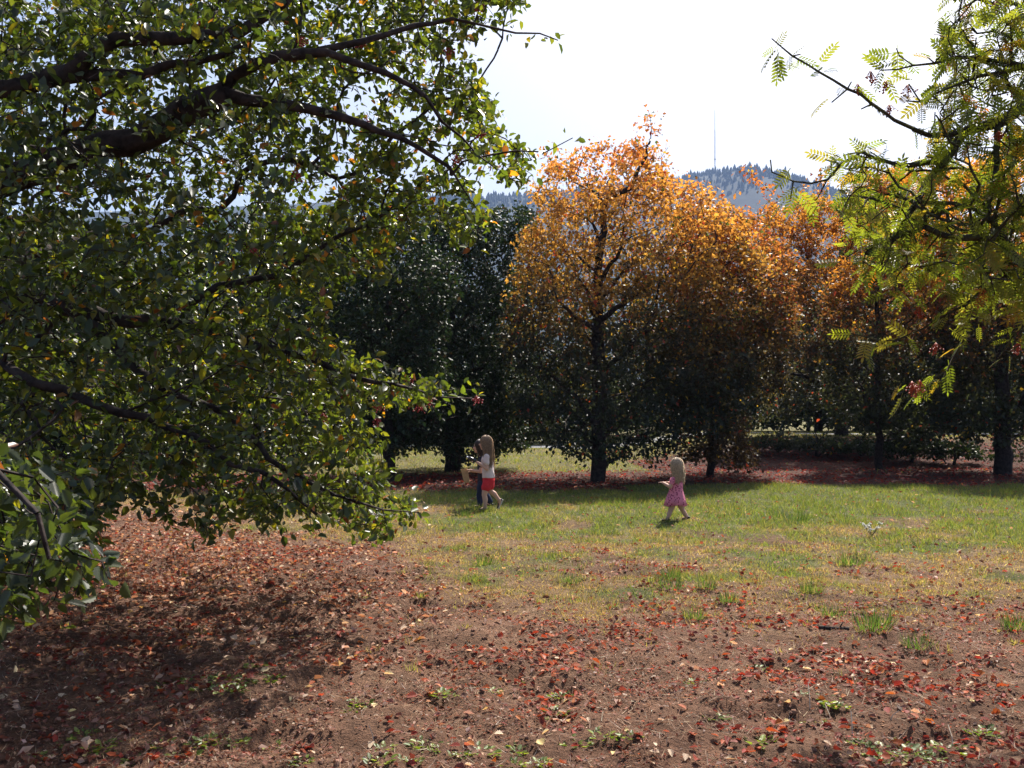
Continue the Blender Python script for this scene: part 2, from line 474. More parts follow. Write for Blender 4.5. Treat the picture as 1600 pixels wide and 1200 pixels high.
# leaf templates (u across, v along, w normal)
def half_leaf(vs_, us_, fold=.3, bend=.18):
    n = len(vs_); tv = []; 
    for v, u in zip(vs_, us_): tv.append((u, v, abs(u)*fold-bend*v*v))
    k = len(tv)
    for v, u in list(zip(vs_, us_))[1:-1]: tv.append((-u, v, abs(u)*fold-bend*v*v))
    f1 = list(range(k)); f2 = [0, k-1]+[k+i for i in range(k-2)][::-1]
    return np.array(tv), [tuple(f1), tuple(f2)]
LOBED = half_leaf([0, .1, .22, .27, .42, .47, .62, .66, .8, .84, 1], [0, .15, .31, .24, .38, .28, .34, .23, .23, .12, 0])
OVATE = half_leaf([0, .15, .4, .5, .75, 1], [0, .22, .37, .29, .25, 0])
MEDIUM = half_leaf([0, .28, .68, 1], [0, .29, .24, 0], .35, .22)
SIMPLE = (np.array([(0, 0, 0), (.32, .45, .08), (0, 1, -.12), (-.32, .45, .08)]), [(0, 1, 2), (0, 2, 3)])
BLADE = (np.array([(-.5, 0, 0), (.5, 0, 0), (.38, .55, .12), (-.38, .55, .12), (0, 1, .42)]), [(0, 1, 2, 3), (3, 2, 4)])
BLADE1 = (np.array([(-.5, 0, 0), (.5, 0, 0), (0, 1, .3)]), [(0, 1, 2)])
def compound():
    tv = []; tf = []
    def leaflet(base, d, l, w):
        b = np.array(base, float); d = np.array(d, float); d /= np.linalg.norm(d); s = np.cross((0, 0, 1), d); o = len(tv)
        for t, q in ((0, 0), (.25, .42), (.65, .45), (1, 0), (.65, -.45), (.25, -.42)):
            tv.append(tuple(b+d*l*t+s*w*q+np.array((0, 0, -.10*l*t*t+abs(q)*w*.25))))
        tf.append((o, o+1, o+2, o+3)); tf.append((o, o+3, o+4, o+5))
    def zr(v): return -.22*v*v
    for v in np.linspace(.26, .88, 6):
        for sgn in (-1, 1): leaflet((0, v, zr(v)), (sgn*1.0, .5, -.12), .30*(1-.25*abs(v-.55)), .105)
    leaflet((0, .94, zr(.94)), (0, 1, -.3), .26, .11)
    o = len(tv)
    for v in (0, .5, .97):
        tv.append((-.016, v, zr(v))); tv.append((.016, v, zr(v)))
    tf.append((o, o+1, o+3, o+2)); tf.append((o+2, o+3, o+5, o+4))
    return np.array(tv), tf
COMPOUND = compound()
def light_compound():
    tv, tf = COMPOUND; keep = []; nf = []
    for k in range(13):
        o = k*6; b = len(keep); keep += [tv[o], (tv[o+1]+tv[o+2])/2, tv[o+3], (tv[o+4]+tv[o+5])/2]; nf += [(b, b+1, b+2), (b, b+2, b+3)]
    b = len(keep); keep += list(tv[78:84]); nf += [(b, b+1, b+3, b+2), (b+2, b+3, b+5, b+4)]
    return np.array(keep), nf
COMPOUND_LIGHT = light_compound()

def poly_targets(poly, n, dfun, clump=.0, cs=.02, seed=0, rough=0):
    poly = np.array(poly, float); r = np.random.default_rng(seed); out = []
    lo = poly.min(0); hi = poly.max(0)
    while len(out) < n:
        px = r.uniform(lo[0], hi[0], 4*n); py = r.uniform(lo[1], hi[1], 4*n)
        ok = in_poly(px+(fbm(px, py, .016, seed+70, 2)-.5)*rough, py+(fbm(px, py, .016, seed+77, 2)-.5)*rough, poly)
        px, py = px[ok], py[ok]
        d0, d1 = dfun(px, py); d = d0+(d1-d0)*r.random(len(px))
        if clump > 0:
            nn = fbm(px+d*40, py-d*23, cs, seed+40, 2); keep = nn > clump*r.uniform(.6, 1.1, len(px)); px, py, d = px[keep], py[keep], d[keep]
        q = np.stack([(px-800)*d/FPX, d, CAM_H+(650-py)*d/FPX], 1)
        out.extend(list(q))
    return np.array(out[:n])

def twig_leaves(s, rmax, per, size, jit, down=.25, upn=1.0, nr_jit=.7, seed=1, spread=.9, minlen=0):
    """positions, axes, normals for leaves along the thin twigs"""
    r = np.random.default_rng(seed); n = s.n
    c = np.arange(n)[(s.par[:n] >= 0) & (s.R[:n] < rmax)]
    k = np.floor(per).astype(int); idx = np.repeat(c, k)
    if per-k > 0: idx = np.concatenate([idx, c[r.random(len(c)) < per-k]])
    f = r.random(len(idx))[:, None]
    pos = s.P[s.par[idx]]*(1-f)+s.P[idx]*f + r.normal(0, jit, (len(idx), 3))
    ax = s.dir[idx]*.55 + nrm(r.normal(0, 1, (len(idx), 3)))*spread; ax[:, 2] -= down
    nr = r.normal(0, nr_jit, (len(idx), 3)); nr[:, 2] += upn
    return pos, ax, nr, size*r.uniform(.65, 1.2, len(idx)), idx, r

def pick(r, n, cols, probs, vary=.25):
    cols = np.array(cols); i = r.choice(len(cols), n, p=np.array(probs)/sum(probs))
    return cols[i]*(1+r.uniform(-vary, vary, (n, 1)))*(1+r.uniform(-.08, .08, (n, 3)))

def berry_mesh(name, mat, n=14, r=.007, spread=.03, seed=0):
    bm = bmesh.new(); R = random.Random(seed)
    for k in range(n):
        p = Vector((R.gauss(0, spread*.5), R.gauss(0, spread*.5), R.uniform(-spread, spread*.4)))
        bmesh.ops.create_icosphere(bm, subdivisions=1, radius=r*R.uniform(.8, 1.15), matrix=Matrix.Translation(p)); bar(bm, p, (0, 0, spread*1.1), .0012)
    me = bpy.data.meshes.new(name); bm.to_mesh(me); bm.free()
    me.polygons.foreach_set('use_smooth', [True]*len(me.polygons)); me.materials.append(mat)
    return me

def leaf_object_set(root, tmpl, meshes_cols, pos, ax, nr, sc, mat, name='leaf'):
    """single leaves as objects sharing a few meshes"""
    mes = []
    for c in meshes_cols:
        tv, tf = tmpl
        me = mesh_np(name, tv, np.concatenate([np.array(f) for f in tf]), [len(f) for f in tf], np.tile(c, (len(tv), 1)))
        me.materials.append(mat); mes.append(me)
    v = nrm(ax); w = nrm(nr-v*(nr*v).sum(1, keepdims=True)); u = np.cross(v, w)
    for i in range(len(pos)):
        o = bpy.data.objects.new(name, mes[random.randrange(len(mes))]); COL.objects.link(o); o.parent = root
        m = Matrix.Identity(4)
        for a, e in enumerate((u[i], v[i], w[i])):
            for b in range(3): m[b][a] = float(e[b]*sc[i])
        for b in range(3): m[b][3] = float(pos[i][b]-root.location[b])
        o.matrix_local = m

def seen(pos, m=0):
    d = np.maximum(pos[:, 1], .1); px = 800+pos[:, 0]/d*FPX; py = 650-(pos[:, 2]-CAM_H)/d*FPX
    return (pos[:, 1] > .5) & (px > -m) & (px < 1600+m) & (py > -m) & (py < 1200+m)

# ---- big green berry tree, left
def build_left_tree():
    s = Skel(); bx, by = -5.9, 8.6
    def A(l): return [at(p[0], p[1], p[2]*.9) for p in l]
    fork = np.array([bx+.1, by-.1, 2.3])
    s.line([(bx, by, h1(bx, by)-.2), (bx+.03, by, 1.2), tuple(fork)], .24, .19, 0, seg=.25)
    f = s.n-1
    s.line([fork, at(-150, 335, 7.9)]+A([(0, 283, 7.6), (110, 245, 7.4), (200, 215, 7.3), (300, 170, 7.1), (350, 150, 7.1)]), .13, .095, 1, f)
    j1 = s.n-1
    s.line(A([(350, 150, 7.1), (430, 158, 7.1), (520, 182, 7.2), (590, 205, 7.3), (650, 238, 7.4), (700, 270, 7.5), (745, 320, 7.6)]), .05, .005, 1, j1)
    s.line(A([(350, 150, 7.1), (395, 98, 7.0), (470, 85, 7.0), (560, 95, 7.1), (640, 140, 7.2), (720, 215, 7.3), (770, 260, 7.3)]), .045, .005, 1, j1)
    s.line(A([(470, 85, 7), (560, 70, 7.2), (640, 40, 7.3), (740, 30, 7.5), (800, 48, 7.5), (868, 62, 7.5)]), .03, .005, 1)
    s.line(A([(700, 270, 7.5), (760, 240, 7.4), (850, 232, 7.4), (898, 215, 7.4)]), .012, .004, 1)
    s.line([fork, at(-220, 190, 7.2)]+A([(-60, 148, 6.8), (40, 128, 6.7), (112, 116, 6.6), (150, 78, 6.6), (240, 57, 6.6), (330, 58, 6.7), (420, 20, 6.8), (500, -60, 7)]), .12, .03, 2, f)
    s.line(A([(112, 116, 6.6), (220, 116, 6.7), (310, 98, 6.8), (380, 60, 6.8)]), .045, .015, 2)
    s.line([fork, at(-170, 430, 8.3)]+A([(0, 456, 8.3), (80, 470, 8.2), (170, 500, 8.1), (270, 508, 8.0), (350, 525, 8.0), (430, 545, 7.9), (500, 572, 7.8), (580, 600, 7.8), (680, 608, 7.8), (738, 622, 7.8)]), .10, .006, 3, f)
    s.line(A([(130, 488, 8.1), (190, 550, 8), (250, 600, 7.9), (350, 650, 7.8), (430, 720, 7.7), (540, 785, 7.6), (600, 797, 7.6), (658, 798, 7.6)]), .05, .005, 3)
    s.line(A([(280, 510, 8), (340, 445, 8), (410, 440, 8), (480, 410, 7.9), (530, 370, 7.9), (600, 330, 7.9)]), .035, .01, 3)
    s.line([fork - np.array([0, 0, .3]), at(-150, 560, 7)]+A([(0, 572, 6.7), (60, 590, 6.7), (150, 630, 6.7), (260, 660, 6.8), (330, 695, 6.8), (410, 740, 6.8), (500, 800, 6.9)]), .08, .012, 4, f)
    s.line([fork - np.array([0, 0, .2]), (-4.9, 6.6, 2.4), at(-420, 560, 4.6)]+A([(-90, 640, 3.8), (0, 730, 3.6), (60, 800, 3.5), (70, 880, 3.5)]), .07, .01, 5, f)
    s.line([fork, (-6.2, 8.6, 4.2), (-6.6, 8.4, 6.2), (-6.3, 8.5, 8.2)], .14, .03, 6, f)
    s.line([fork, (-7.6, 9.2, 3.6), (-9.2, 9.8, 4.4)], .1, .03, 7, f)
    s.line([fork, (-6.6, 6.6, 3.6), (-7.0, 4.6, 4.4)], .1, .03, 8, f)
    s.line([fork, (-5.4, 10.4, 3.4), (-4.6, 12.2, 4.2)], .1, .03, 9, f)
    s.line([(-6.6, 8.4, 6.2), (-4.6, 7.6, 7.0), (-2.6, 7.4, 7.2)], .06, .02, 6)
    poly = [(-60, -90), (800, -90), (838, 12), (780, 42), (730, 62), (690, 88), (740, 108), (768, 160), (800, 222), (838, 238), (828, 285),
            (775, 300), (768, 340), (740, 375), (690, 352), (640, 366), (604, 388), (612, 424), (560, 440), (515, 470), (500, 500),
            (545, 540), (600, 578), (690, 598), (700, 625), (600, 645), (562, 665), (600, 700), (606, 755), (640, 790), (596, 850),
            (540, 832), (480, 800), (420, 800), (340, 790), (250, 745), (160, 770), (60, 770), (-60, 790)]
    def df(px, py):
        h = 2.9*np.sqrt(np.maximum(.14, 1-((px+500)/1400.)**2)); return 7.7-h*(.6+.4*(1-sstep(350, 600, px))), 7.7+h*(1+.75*(1-sstep(250, 650, px)))
    T = poly_targets(poly, 5000, df, .44, .022, 1, 40)
    low = poly_targets([(-60, 690), (40, 720), (110, 790), (165, 865), (175, 925), (105, 935), (40, 1000), (-60, 1010)], 130, lambda a, b: (3.3+0*a, 4.3+0*a), 0, .02, 2)
    low2 = poly_targets([(-60, 740), (190, 740), (150, 850), (70, 900), (-60, 910)], 170, lambda a, b: (4.3+0*a, 6.6+0*a), 0, .02, 5)
    fringe = poly_targets([(60, 740), (330, 760), (480, 790), (560, 845), (470, 830), (330, 850), (200, 800), (80, 830)], 90, lambda a, b: (5.5+0*a, 7.6+0*a), 0, .02, 3)
    r = np.random.default_rng(8)
    q = nrm(r.normal(0, 1, (2600, 3)))*(r.random((2600, 1))**(1/2.4))*np.array([4.8, 5.0, 4.2])+np.array([-6.6, 8.4, 5.2])
    q = q[~seen(q, 20)]; q = q[q[:, 2] > 1.5][:1100]
    q = q[~((q[:, 1] < 3.6) & (np.abs(q[:, 0]) < 3.0))]
    berries = [(636, 590, 7.7), (669, 623, 7.75), (654, 632, 7.7), (591, 632, 7.6), (588, 653, 7.6), (540, 612, 7.4), (744, 621, 7.8), (504, 648, 7.3), (585, 804, 7.5),
               (700, 75, 7.3), (730, 175, 7.2), (752, 205, 7.3), (712, 245, 7.3), (687, 200, 7.2), (572, 185, 7.0), (745, 6, 7.3), (462, 268, 6.6), (395, 385, 6.8), (470, 60, 6.4), (310, 28, 6.2), (565, 62, 6.7)]
    B = np.array([at(*b) for b in berries])
    tp = nrm(r.normal(0, 1, (900, 3)))*(r.random((900, 1))**(1/2.6))*np.array([3.6, 3.0, 1.5])+np.array([-3.0, 8.0, 6.6])
    tp = tp[~seen(tp, 10)][:420]; q = np.concatenate([q, tp])
    s.grow(np.concatenate([T, low, low2, fringe, q, B+np.array([0, 0, .05])]), seg=.11, bf=.22, sag=.03, curl=.5, jit=.010)
    s.finish(.0028, 2.35)
    root = empty('berry_tree', (bx, by, 0))
    tag(root, 'large green berry tree whose spreading limbs fill the left side of the frame', 'tree')
    mi = Matrix.Translation(-root.location)
    off = np.array([bx, by, 0])
    for lb in range(0, 10):
        sel = s.limb[:s.n] == lb
        V, L, S, C = s.tubes(sel)
        o = link('trunk' if lb == 0 else 'limb', mesh_np('limb', V-off, L, S, None, True), M_bark, root)
    pos, ax, nr, sc, idx, r = twig_leaves(s, .0075, 5.6, .072, .045, .22, .8, .75, 3, .95)
    depth = pos[:, 1]
    n = len(pos)
    cols = pick(r, n, [(.024, .038, .015), (.038, .056, .017), (.068, .085, .020), (.14, .13, .02), (.20, .09, .02), (.10, .035, .02)], [.42, .34, .20, .035, .014, .011])
    edge_w = sstep(250, 700, 800+pos[:, 0]/np.maximum(depth, .5)*FPX)[:, None]       # leaves lighter and yellower towards the crown's right edge
    cols = cols*(1+.35*edge_w*np.array([1.2, 1.0, .3]))
    vis = seen(pos, -5)
    size_px = sc*FPX/np.maximum(depth, .5)
    score = np.where(vis, size_px, 0)
    # single leaves: the largest in view, spread between the near hanging ones and the crown edge
    near = np.argsort(-score)[:300]
    m = np.ones(n, bool); m[near] = False
    leaf_object_set(root, LOBED, [(.022, .034, .016), (.026, .040, .017), (.032, .048, .018), (.042, .056, .02)], pos[near], ax[near], nr[near], sc[near], M_leaf)
    V, L, S, C = scatter(*MEDIUM, pos[m]-off, ax[m], nr[m], sc[m]*np.random.default_rng(2).uniform(.75, 1.25, m.sum()), cols[m])
    o = link('crown', mesh_np('crown', V, L, S, C), M_leaf, root); tag(o, kind='stuff')
    bms = [berry_mesh('berry_cluster', M_berry, 16, .0085, .045, k) for k in range(3)]
    for k, b in enumerate(B):
        o = bpy.data.objects.new('berry_cluster', bms[k % 3]); COL.objects.link(o); o.parent = root; o.location = Vector(b-off-np.array([0, 0, .03])); o['kind'] = 'stuff'
    print('left tree nodes', s.n, 'leaves', n)
build_left_tree()

# ---- rowan, right
def build_rowan():
    s = Skel(20000); bx, by = 4.9, 5.9
    def A(l): return [at(*p) for p in l]
    s.line([(bx, by, h1(bx, by)-.2), (bx-.05, by, 1.2), (bx-.05, by-.05, 2.3)], .15, .12, 0, seg=.2)
    f = s.n-1; F = s.P[f].copy()
    s.line([F, at(1720, 330, 5.8)]+A([(1640, 150, 5.7), (1600, 165, 5.6), (1560, 190, 5.5), (1510, 205, 5.5), (1475, 250, 5.4), (1450, 285, 5.4), (1425, 325, 5.3), (1395, 372, 5.3), (1350, 395, 5.3)]), .06, .012, 1, f, .08, .008)
    s.line(A([(1510, 205, 5.5), (1455, 212, 5.5), (1400, 188, 5.5), (1325, 140, 5.5), (1260, 100, 5.5), (1225, 75, 5.5), (1203, 62, 5.5)]), .018, .004, 1, None, .08, .006)
    s.line(A([(1475, 250, 5.4), (1400, 258, 5.3), (1345, 237, 5.3), (1310, 258, 5.3), (1290, 280, 5.3), (1240, 285, 5.3), (1205, 268, 5.3)]), .018, .004, 1, None, .08, .006)
    s.line([F, at(1760, 240, 5.4)]+A([(1680, 90, 5.3), (1600, 105, 5.3), (1560, 113, 5.3), (1500, 128, 5.3), (1475, 140, 5.3), (1435, 160, 5.3), (1415, 158, 5.3)]), .04, .005, 2, f, .08, .008)
    s.line(A([(1600, 105, 5.3), (1520, 90, 5.4), (1460, 98, 5.4), (1400, 106, 5.4), (1375, 112, 5.4)]), .015, .004, 2, None, .08, .006)
    s.line([F, at(1700, 60, 5.6), at(1600, 10, 5.5), at(1530, 3, 5.5), at(1510, -40, 5.5)], .035, .01, 3, f, .08, .008)
    s.line([F, at(1760, 330, 5.9), at(1640, 290, 6)]+A([(1600, 325, 6), (1565, 395, 5.9), (1525, 465, 5.9), (1515, 510, 5.9), (1480, 580, 5.8), (1465, 610, 5.8), (1435, 605, 5.8)]), .022, .004, 4, f, .08, .006)
    s.line([F, at(1720, 400, 5.5)]+A([(1600, 418, 5.5), (1530, 460, 5.5), (1463, 502, 5.5), (1400, 530, 5.5)]), .014, .004, 5, f, .08, .006)
    s.line(A([(1560, 190, 5.5), (1545, 330, 5.2), (1500, 350, 5.1), (1440, 330, 5.1), (1400, 300, 5.2)]), .02, .006, 1, None, .08, .006)
    s.line([F, (bx, by+.2, 3.6), (bx+.2, by, 5.0), (bx, by+.3, 6.4)], .1, .02, 6, f)
    s.line([F, (bx+1.2, by+.6, 3.4), (bx+2.4, by+.6, 4.6)], .08, .02, 7, f)
    s.line([F, (bx+.4, by+1.4, 3.4), (bx+.3, by+2.6, 4.6)], .08, .02, 8, f)
    d = lambda a, b: (4.9+0*a, 6.1+0*a)
    T = poly_targets([(1660, -60), (1500, -60), (1485, 20), (1455, 55), (1465, 100), (1500, 130), (1470, 150), (1450, 200), (1430, 235), (1330, 235),
                      (1280, 275), (1330, 295), (1310, 330), (1340, 380), (1310, 410), (1380, 440), (1440, 420), (1520, 470), (1600, 470), (1660, 500)], 850, d, .34, .02, 12)
    T2 = np.array([at(*p) for p in [(1290, 250, 5.2), (1320, 265, 5.1), (1270, 320, 5.4), (1310, 345, 5.2), (1350, 420, 5.3), (1400, 455, 5.4), (1480, 520, 5.5), (1540, 500, 5.3), (1580, 480, 5.3), (1500, 440, 5.2), (1210, 95, 5.5), (1250, 85, 5.5), (1285, 105, 5.5), (1400, 75, 5.4), (1330, 128, 5.5), (1360, 135, 5.5), (1300, 160, 5.5), (1345, 170, 5.5), (1460, 175, 5.5),
                                   (1205, 250, 5.3), (1235, 310, 5.3), (1450, 90, 5.4), (1420, 130, 5.3), (1485, 60, 5.4), (1430, 620, 5.8), (1400, 612, 5.8), (1460, 590, 5.8), (1330, 520, 5.5), (1420, 470, 5.6), (1590, 540, 5.6), (1560, 560, 5.6)]])
    r = np.random.default_rng(9)
    q = nrm(r.normal(0, 1, (700, 3)))*(r.random((700, 1))**(1/2.5))*np.array([2.7, 2.6, 2.3])+np.array([bx+.4, by+.4, 4.4])
    q = q[~seen(q, 30)][:130]; q = q[q[:, 1] > 4.0]
    s.grow(np.concatenate([T, T2, q]), seg=.09, bf=.25, sag=.02, curl=.5, jit=.008)
    s.finish(.0045, 2.3)
    off = np.array([bx, by, 0]); root = empty('rowan_tree', off)
    tag(root, 'rowan with feathery yellow green leaves and mossy branches reaching in from the right', 'tree')
    for lb in range(9):
        V, L, S, C = s.tubes(s.limb[:s.n] == lb)
        link('trunk' if lb == 0 else 'limb', mesh_np('limb', V-off, L, S, None, True), M_moss, root)
    # moss tufts on the thicker limbs in view
    c = np.arange(s.n)[(s.R[:s.n] > .011) & (s.limb[:s.n] < 6) & (s.limb[:s.n] > 0)]
    c = np.repeat(c, 26); f = r.random((len(c), 1)); pp = s.P[np.maximum(s.par[c], 0)]*(1-f)+s.P[c]*f
    keep = fbm(pp[:, 0]*3, pp[:, 2]*3, 2.0, 7) > .5; c = c[keep]; pp = pp[keep]
    dr = nrm(r.normal(0, 1, (len(c), 3)))
    V, L, S, C = scatter(*BLADE1, pp+dr*s.R[c][:, None]*.8-off, dr-np.array([0, 0, .6]), r.normal(0, 1, (len(c), 3)), np.stack([np.full(len(c), .008), r.uniform(.015, .05, len(c)), np.full(len(c), .02)], 1), np.tile([.035, .04, .014], (len(c), 1)))
    o = link('moss', mesh_np('moss', V, L, S, C), M_grass, root); tag(o, kind='stuff')
    pos, ax, nr, sc, idx, r = twig_leaves(s, .0085, 1.65, .140, .022, .30, 1.0, .75, 4, .95)
    n = len(pos); cols = pick(r, n, [(.075, .10, .018), (.11, .13, .022), (.15, .155, .026), (.22, .14, .025), (.24, .07, .02)], [.34, .36, .2, .07, .03])
    dep = np.maximum(pos[:, 1], .5)
    score = np.where(seen(pos, 10), sc*FPX/dep, 0); near = np.argsort(-score)[:300]
    near = near[score[near] > 0]; m = np.ones(n, bool); m[near] = False
    leaf_object_set(root, COMPOUND, [(.075, .095, .02), (.10, .12, .022), (.12, .135, .026), (.135, .145, .03), (.16, .14, .035)], pos[near], ax[near], nr[near], sc[near], M_rowan)
    V, L, S, C = scatter(*COMPOUND_LIGHT, pos[m]-off, ax[m], nr[m], sc[m], cols[m])
    o = link('crown', mesh_np('crown', V, L, S, C), M_rowan, root); tag(o, kind='stuff')
    bms = [berry_mesh('berry_cluster', M_berry2, 20, .0062, .035, 10+k) for k in range(3)]
    for k, p in enumerate([(1384, 135, 5.4), (1418, 142, 5.4), (1340, 140, 5.5), (1390, 172, 5.5), (1556, 12, 5.4), (1570, 70, 5.3), (1585, 140, 5.3), (1430, 612, 5.75), (1437, 603, 5.8), (1425, 605, 5.78), (1560, 215, 5.3), (1436, 488, 5.5), (1462, 545, 5.7), (1590, 545, 5.6), (1360, 120, 5.4)]):
        o = bpy.data.objects.new('berry_cluster', bms[k % 3]); COL.objects.link(o); o.parent = root; o.location = Vector(at(*p)-off); o['kind'] = 'stuff'
    print('rowan nodes', s.n, 'leaves', n)
build_rowan()

# ---- middle and back trees
def mid_tree(name, label, base, d, tw, poly, half, ntar, per, size, colf, mat, group=None, seed=0, seg=.24, clump=.46, cs=.03, lean=0, topz=.75, extra=None, limbs=(), rough=60, rleaf=.011, jit=.11, nlimbs=7, cat='tree', tmpl=SIMPLE, skirt=True):
    r = np.random.default_rng(seed+100)
    X = (base-800)*d/FPX; z0 = h1(X, d)
    P = np.array(poly, float); ztop = CAM_H+(650-P[:, 1].min())*d/FPX
    s = Skel(26000); s.rnd = np.random.default_rng(seed)
    s.line([(X, d, z0-.25), (X+.02, d, z0+.6), (X+lean*.4, d, z0+(ztop-z0)*.35), (X+lean, d, z0+(ztop-z0)*topz)], tw, tw*.25, 0, seg=.2, jit=.02)
    s.P[0:1, 2] = z0-.25; s.r0[0] = tw*1.5; s.r0[1] = tw*1.25
    cx = P[:, 0].mean()
    def df(px, py):
        w = np.abs(px-cx)/max(1, (P[:, 0].max()-P[:, 0].min())/2)
        h = half*np.sqrt(np.maximum(.12, 1-w**2))*(.55+.45*sstep(P[:, 1].min(), P[:, 1].min()+220, py)); return d-h, d+h
    # limbs
    nt = s.n
    for k in range(nlimbs):
        i = int(nt*(.22+.7*k/nlimbs)); a = k*2.4+seed; l = half*(1.0-.06*k)*r.uniform(.6, .95)
        p = s.P[i].copy(); q = p+np.array([math.cos(a)*l, math.sin(a)*l, l*r.uniform(.45, .9)])
        s.line([p, (p+q)/2+np.array([0, 0, .12*l]), q], tw*.42*(1-.07*k), tw*.12, 0, i, .2, .03)
    for lm in limbs: s.line([at(*p) for p in lm], tw*.5, tw*.03, 0, None, .2, .03)
    T = poly_targets(poly, ntar, df, clump, cs, seed, rough)
    T[:, 2] = np.maximum(T[:, 2], height(T[:, 0], T[:, 1])+.35)
    if extra is not None: T = np.concatenate([T, [at(*e) for e in extra]])
    s.grow(T, seg=seg, bf=.28, sag=.02, curl=.5, jit=.03)
    s.finish(.006, 2.3)
    off = np.array([X, d, z0]); root = empty(name, off); tag(root, label, cat, group)
    V, L, S, C = s.tubes(None, .03, 9)
    link('trunk', mesh_np('trunk', V-off, L, S, None, True), M_bark, root)
    pos, ax, nr, sc, idx, r = twig_leaves(s, rleaf, per, size, jit, .35, .7, .8, seed+1, .9)
    pos[:, 2] = np.maximum(pos[:, 2], height(pos[:, 0], pos[:, 1])+.25)
    py = 650-(pos[:, 2]-CAM_H)/pos[:, 1]*FPX; px = 800+pos[:, 0]/pos[:, 1]*FPX
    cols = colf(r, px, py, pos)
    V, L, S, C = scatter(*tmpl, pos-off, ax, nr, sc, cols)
    o = link('crown', mesh_np('crown', V, L, S, C), mat, root); tag(o, kind='stuff')
    print(name, s.n, len(pos))

def ramp(py, stops):
    ys = [a for a, _ in stops]; cs = np.array([b for _, b in stops])
    return np.stack([np.interp(py, ys, cs[:, k]) for k in range(3)], 1)

def autumn_shaded(stops, vary=.35, flip=.12, flipc=((.30, .20, .02), (.05, .07, .02), (.22, .04, .02))):
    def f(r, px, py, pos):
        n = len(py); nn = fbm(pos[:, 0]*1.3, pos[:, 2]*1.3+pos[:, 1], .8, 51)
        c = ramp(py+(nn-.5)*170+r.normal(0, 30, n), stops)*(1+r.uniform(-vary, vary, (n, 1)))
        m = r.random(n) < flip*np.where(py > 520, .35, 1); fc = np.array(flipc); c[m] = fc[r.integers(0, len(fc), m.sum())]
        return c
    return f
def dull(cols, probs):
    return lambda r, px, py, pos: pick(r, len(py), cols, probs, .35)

ORANGE = autumn_shaded([(210, (.36, .14, .035)), (300, (.37, .18, .040)), (390, (.33, .19, .042)), (440, (.20, .115, .03)), (505, (.06, .045, .02)), (570, (.024, .030, .018)), (700, (.018, .028, .017))])  # these ramps: leaves turn from the top, and low crown shade is painted in
ORANGE2 = autumn_shaded([(280, (.34, .12, .025)), (390, (.32, .12, .025)), (440, (.22, .09, .025)), (520, (.07, .045, .02)), (620, (.035, .035, .018)), (700, (.05, .035, .018))])
RUSSET = autumn_shaded([(280, (.36, .18, .028)), (400, (.32, .14, .026)), (460, (.16, .07, .022)), (520, (.045, .04, .02)), (700, (.024, .034, .016))])
GREENGOLD = autumn_shaded([(240, (.38, .20, .022)), (390, (.34, .15, .022)), (460, (.14, .06, .02)), (520, (.035, .038, .018)), (700, (.022, .032, .016))])
DARK = dull([(.018, .030, .014), (.026, .042, .018), (.04, .05, .02), (.07, .04, .02)], [.5, .35, .12, .03])
DARK2 = dull([(.022, .036, .014), (.035, .05, .018), (.06, .06, .02)], [.5, .38, .12])

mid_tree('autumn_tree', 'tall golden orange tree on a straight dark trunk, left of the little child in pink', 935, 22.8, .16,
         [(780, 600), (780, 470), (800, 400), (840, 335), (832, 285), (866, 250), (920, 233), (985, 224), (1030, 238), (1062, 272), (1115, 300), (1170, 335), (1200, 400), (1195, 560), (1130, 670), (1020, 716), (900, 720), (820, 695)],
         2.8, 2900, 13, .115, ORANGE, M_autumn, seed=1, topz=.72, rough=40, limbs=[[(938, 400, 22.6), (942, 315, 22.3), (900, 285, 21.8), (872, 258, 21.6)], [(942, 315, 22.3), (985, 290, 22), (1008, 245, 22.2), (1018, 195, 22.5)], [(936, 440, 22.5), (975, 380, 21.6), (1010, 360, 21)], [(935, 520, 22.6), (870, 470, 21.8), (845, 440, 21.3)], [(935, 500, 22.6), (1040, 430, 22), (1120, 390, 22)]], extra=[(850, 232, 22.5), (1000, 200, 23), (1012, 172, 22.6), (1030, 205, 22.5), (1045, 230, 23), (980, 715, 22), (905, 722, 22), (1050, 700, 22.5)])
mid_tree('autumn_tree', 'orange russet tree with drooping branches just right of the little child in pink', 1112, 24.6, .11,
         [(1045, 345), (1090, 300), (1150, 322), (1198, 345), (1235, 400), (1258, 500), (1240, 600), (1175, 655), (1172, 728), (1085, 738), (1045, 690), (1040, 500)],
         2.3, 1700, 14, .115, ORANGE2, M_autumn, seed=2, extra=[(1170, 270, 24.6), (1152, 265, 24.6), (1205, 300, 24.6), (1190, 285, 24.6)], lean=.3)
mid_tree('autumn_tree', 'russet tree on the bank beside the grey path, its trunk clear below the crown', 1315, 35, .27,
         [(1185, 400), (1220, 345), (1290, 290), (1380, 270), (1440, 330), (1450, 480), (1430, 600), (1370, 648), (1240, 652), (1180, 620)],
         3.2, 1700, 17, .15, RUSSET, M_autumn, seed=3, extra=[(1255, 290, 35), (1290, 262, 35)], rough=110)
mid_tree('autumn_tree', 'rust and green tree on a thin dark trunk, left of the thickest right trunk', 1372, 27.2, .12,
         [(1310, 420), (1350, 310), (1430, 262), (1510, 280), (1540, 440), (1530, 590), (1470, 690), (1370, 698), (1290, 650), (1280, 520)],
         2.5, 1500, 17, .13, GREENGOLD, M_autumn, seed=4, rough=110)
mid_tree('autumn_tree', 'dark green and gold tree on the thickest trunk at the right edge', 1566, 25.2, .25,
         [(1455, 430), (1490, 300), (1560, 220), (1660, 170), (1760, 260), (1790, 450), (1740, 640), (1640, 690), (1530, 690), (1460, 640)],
         3.2, 1800, 16, .13, GREENGOLD, M_autumn, seed=5, rough=110)
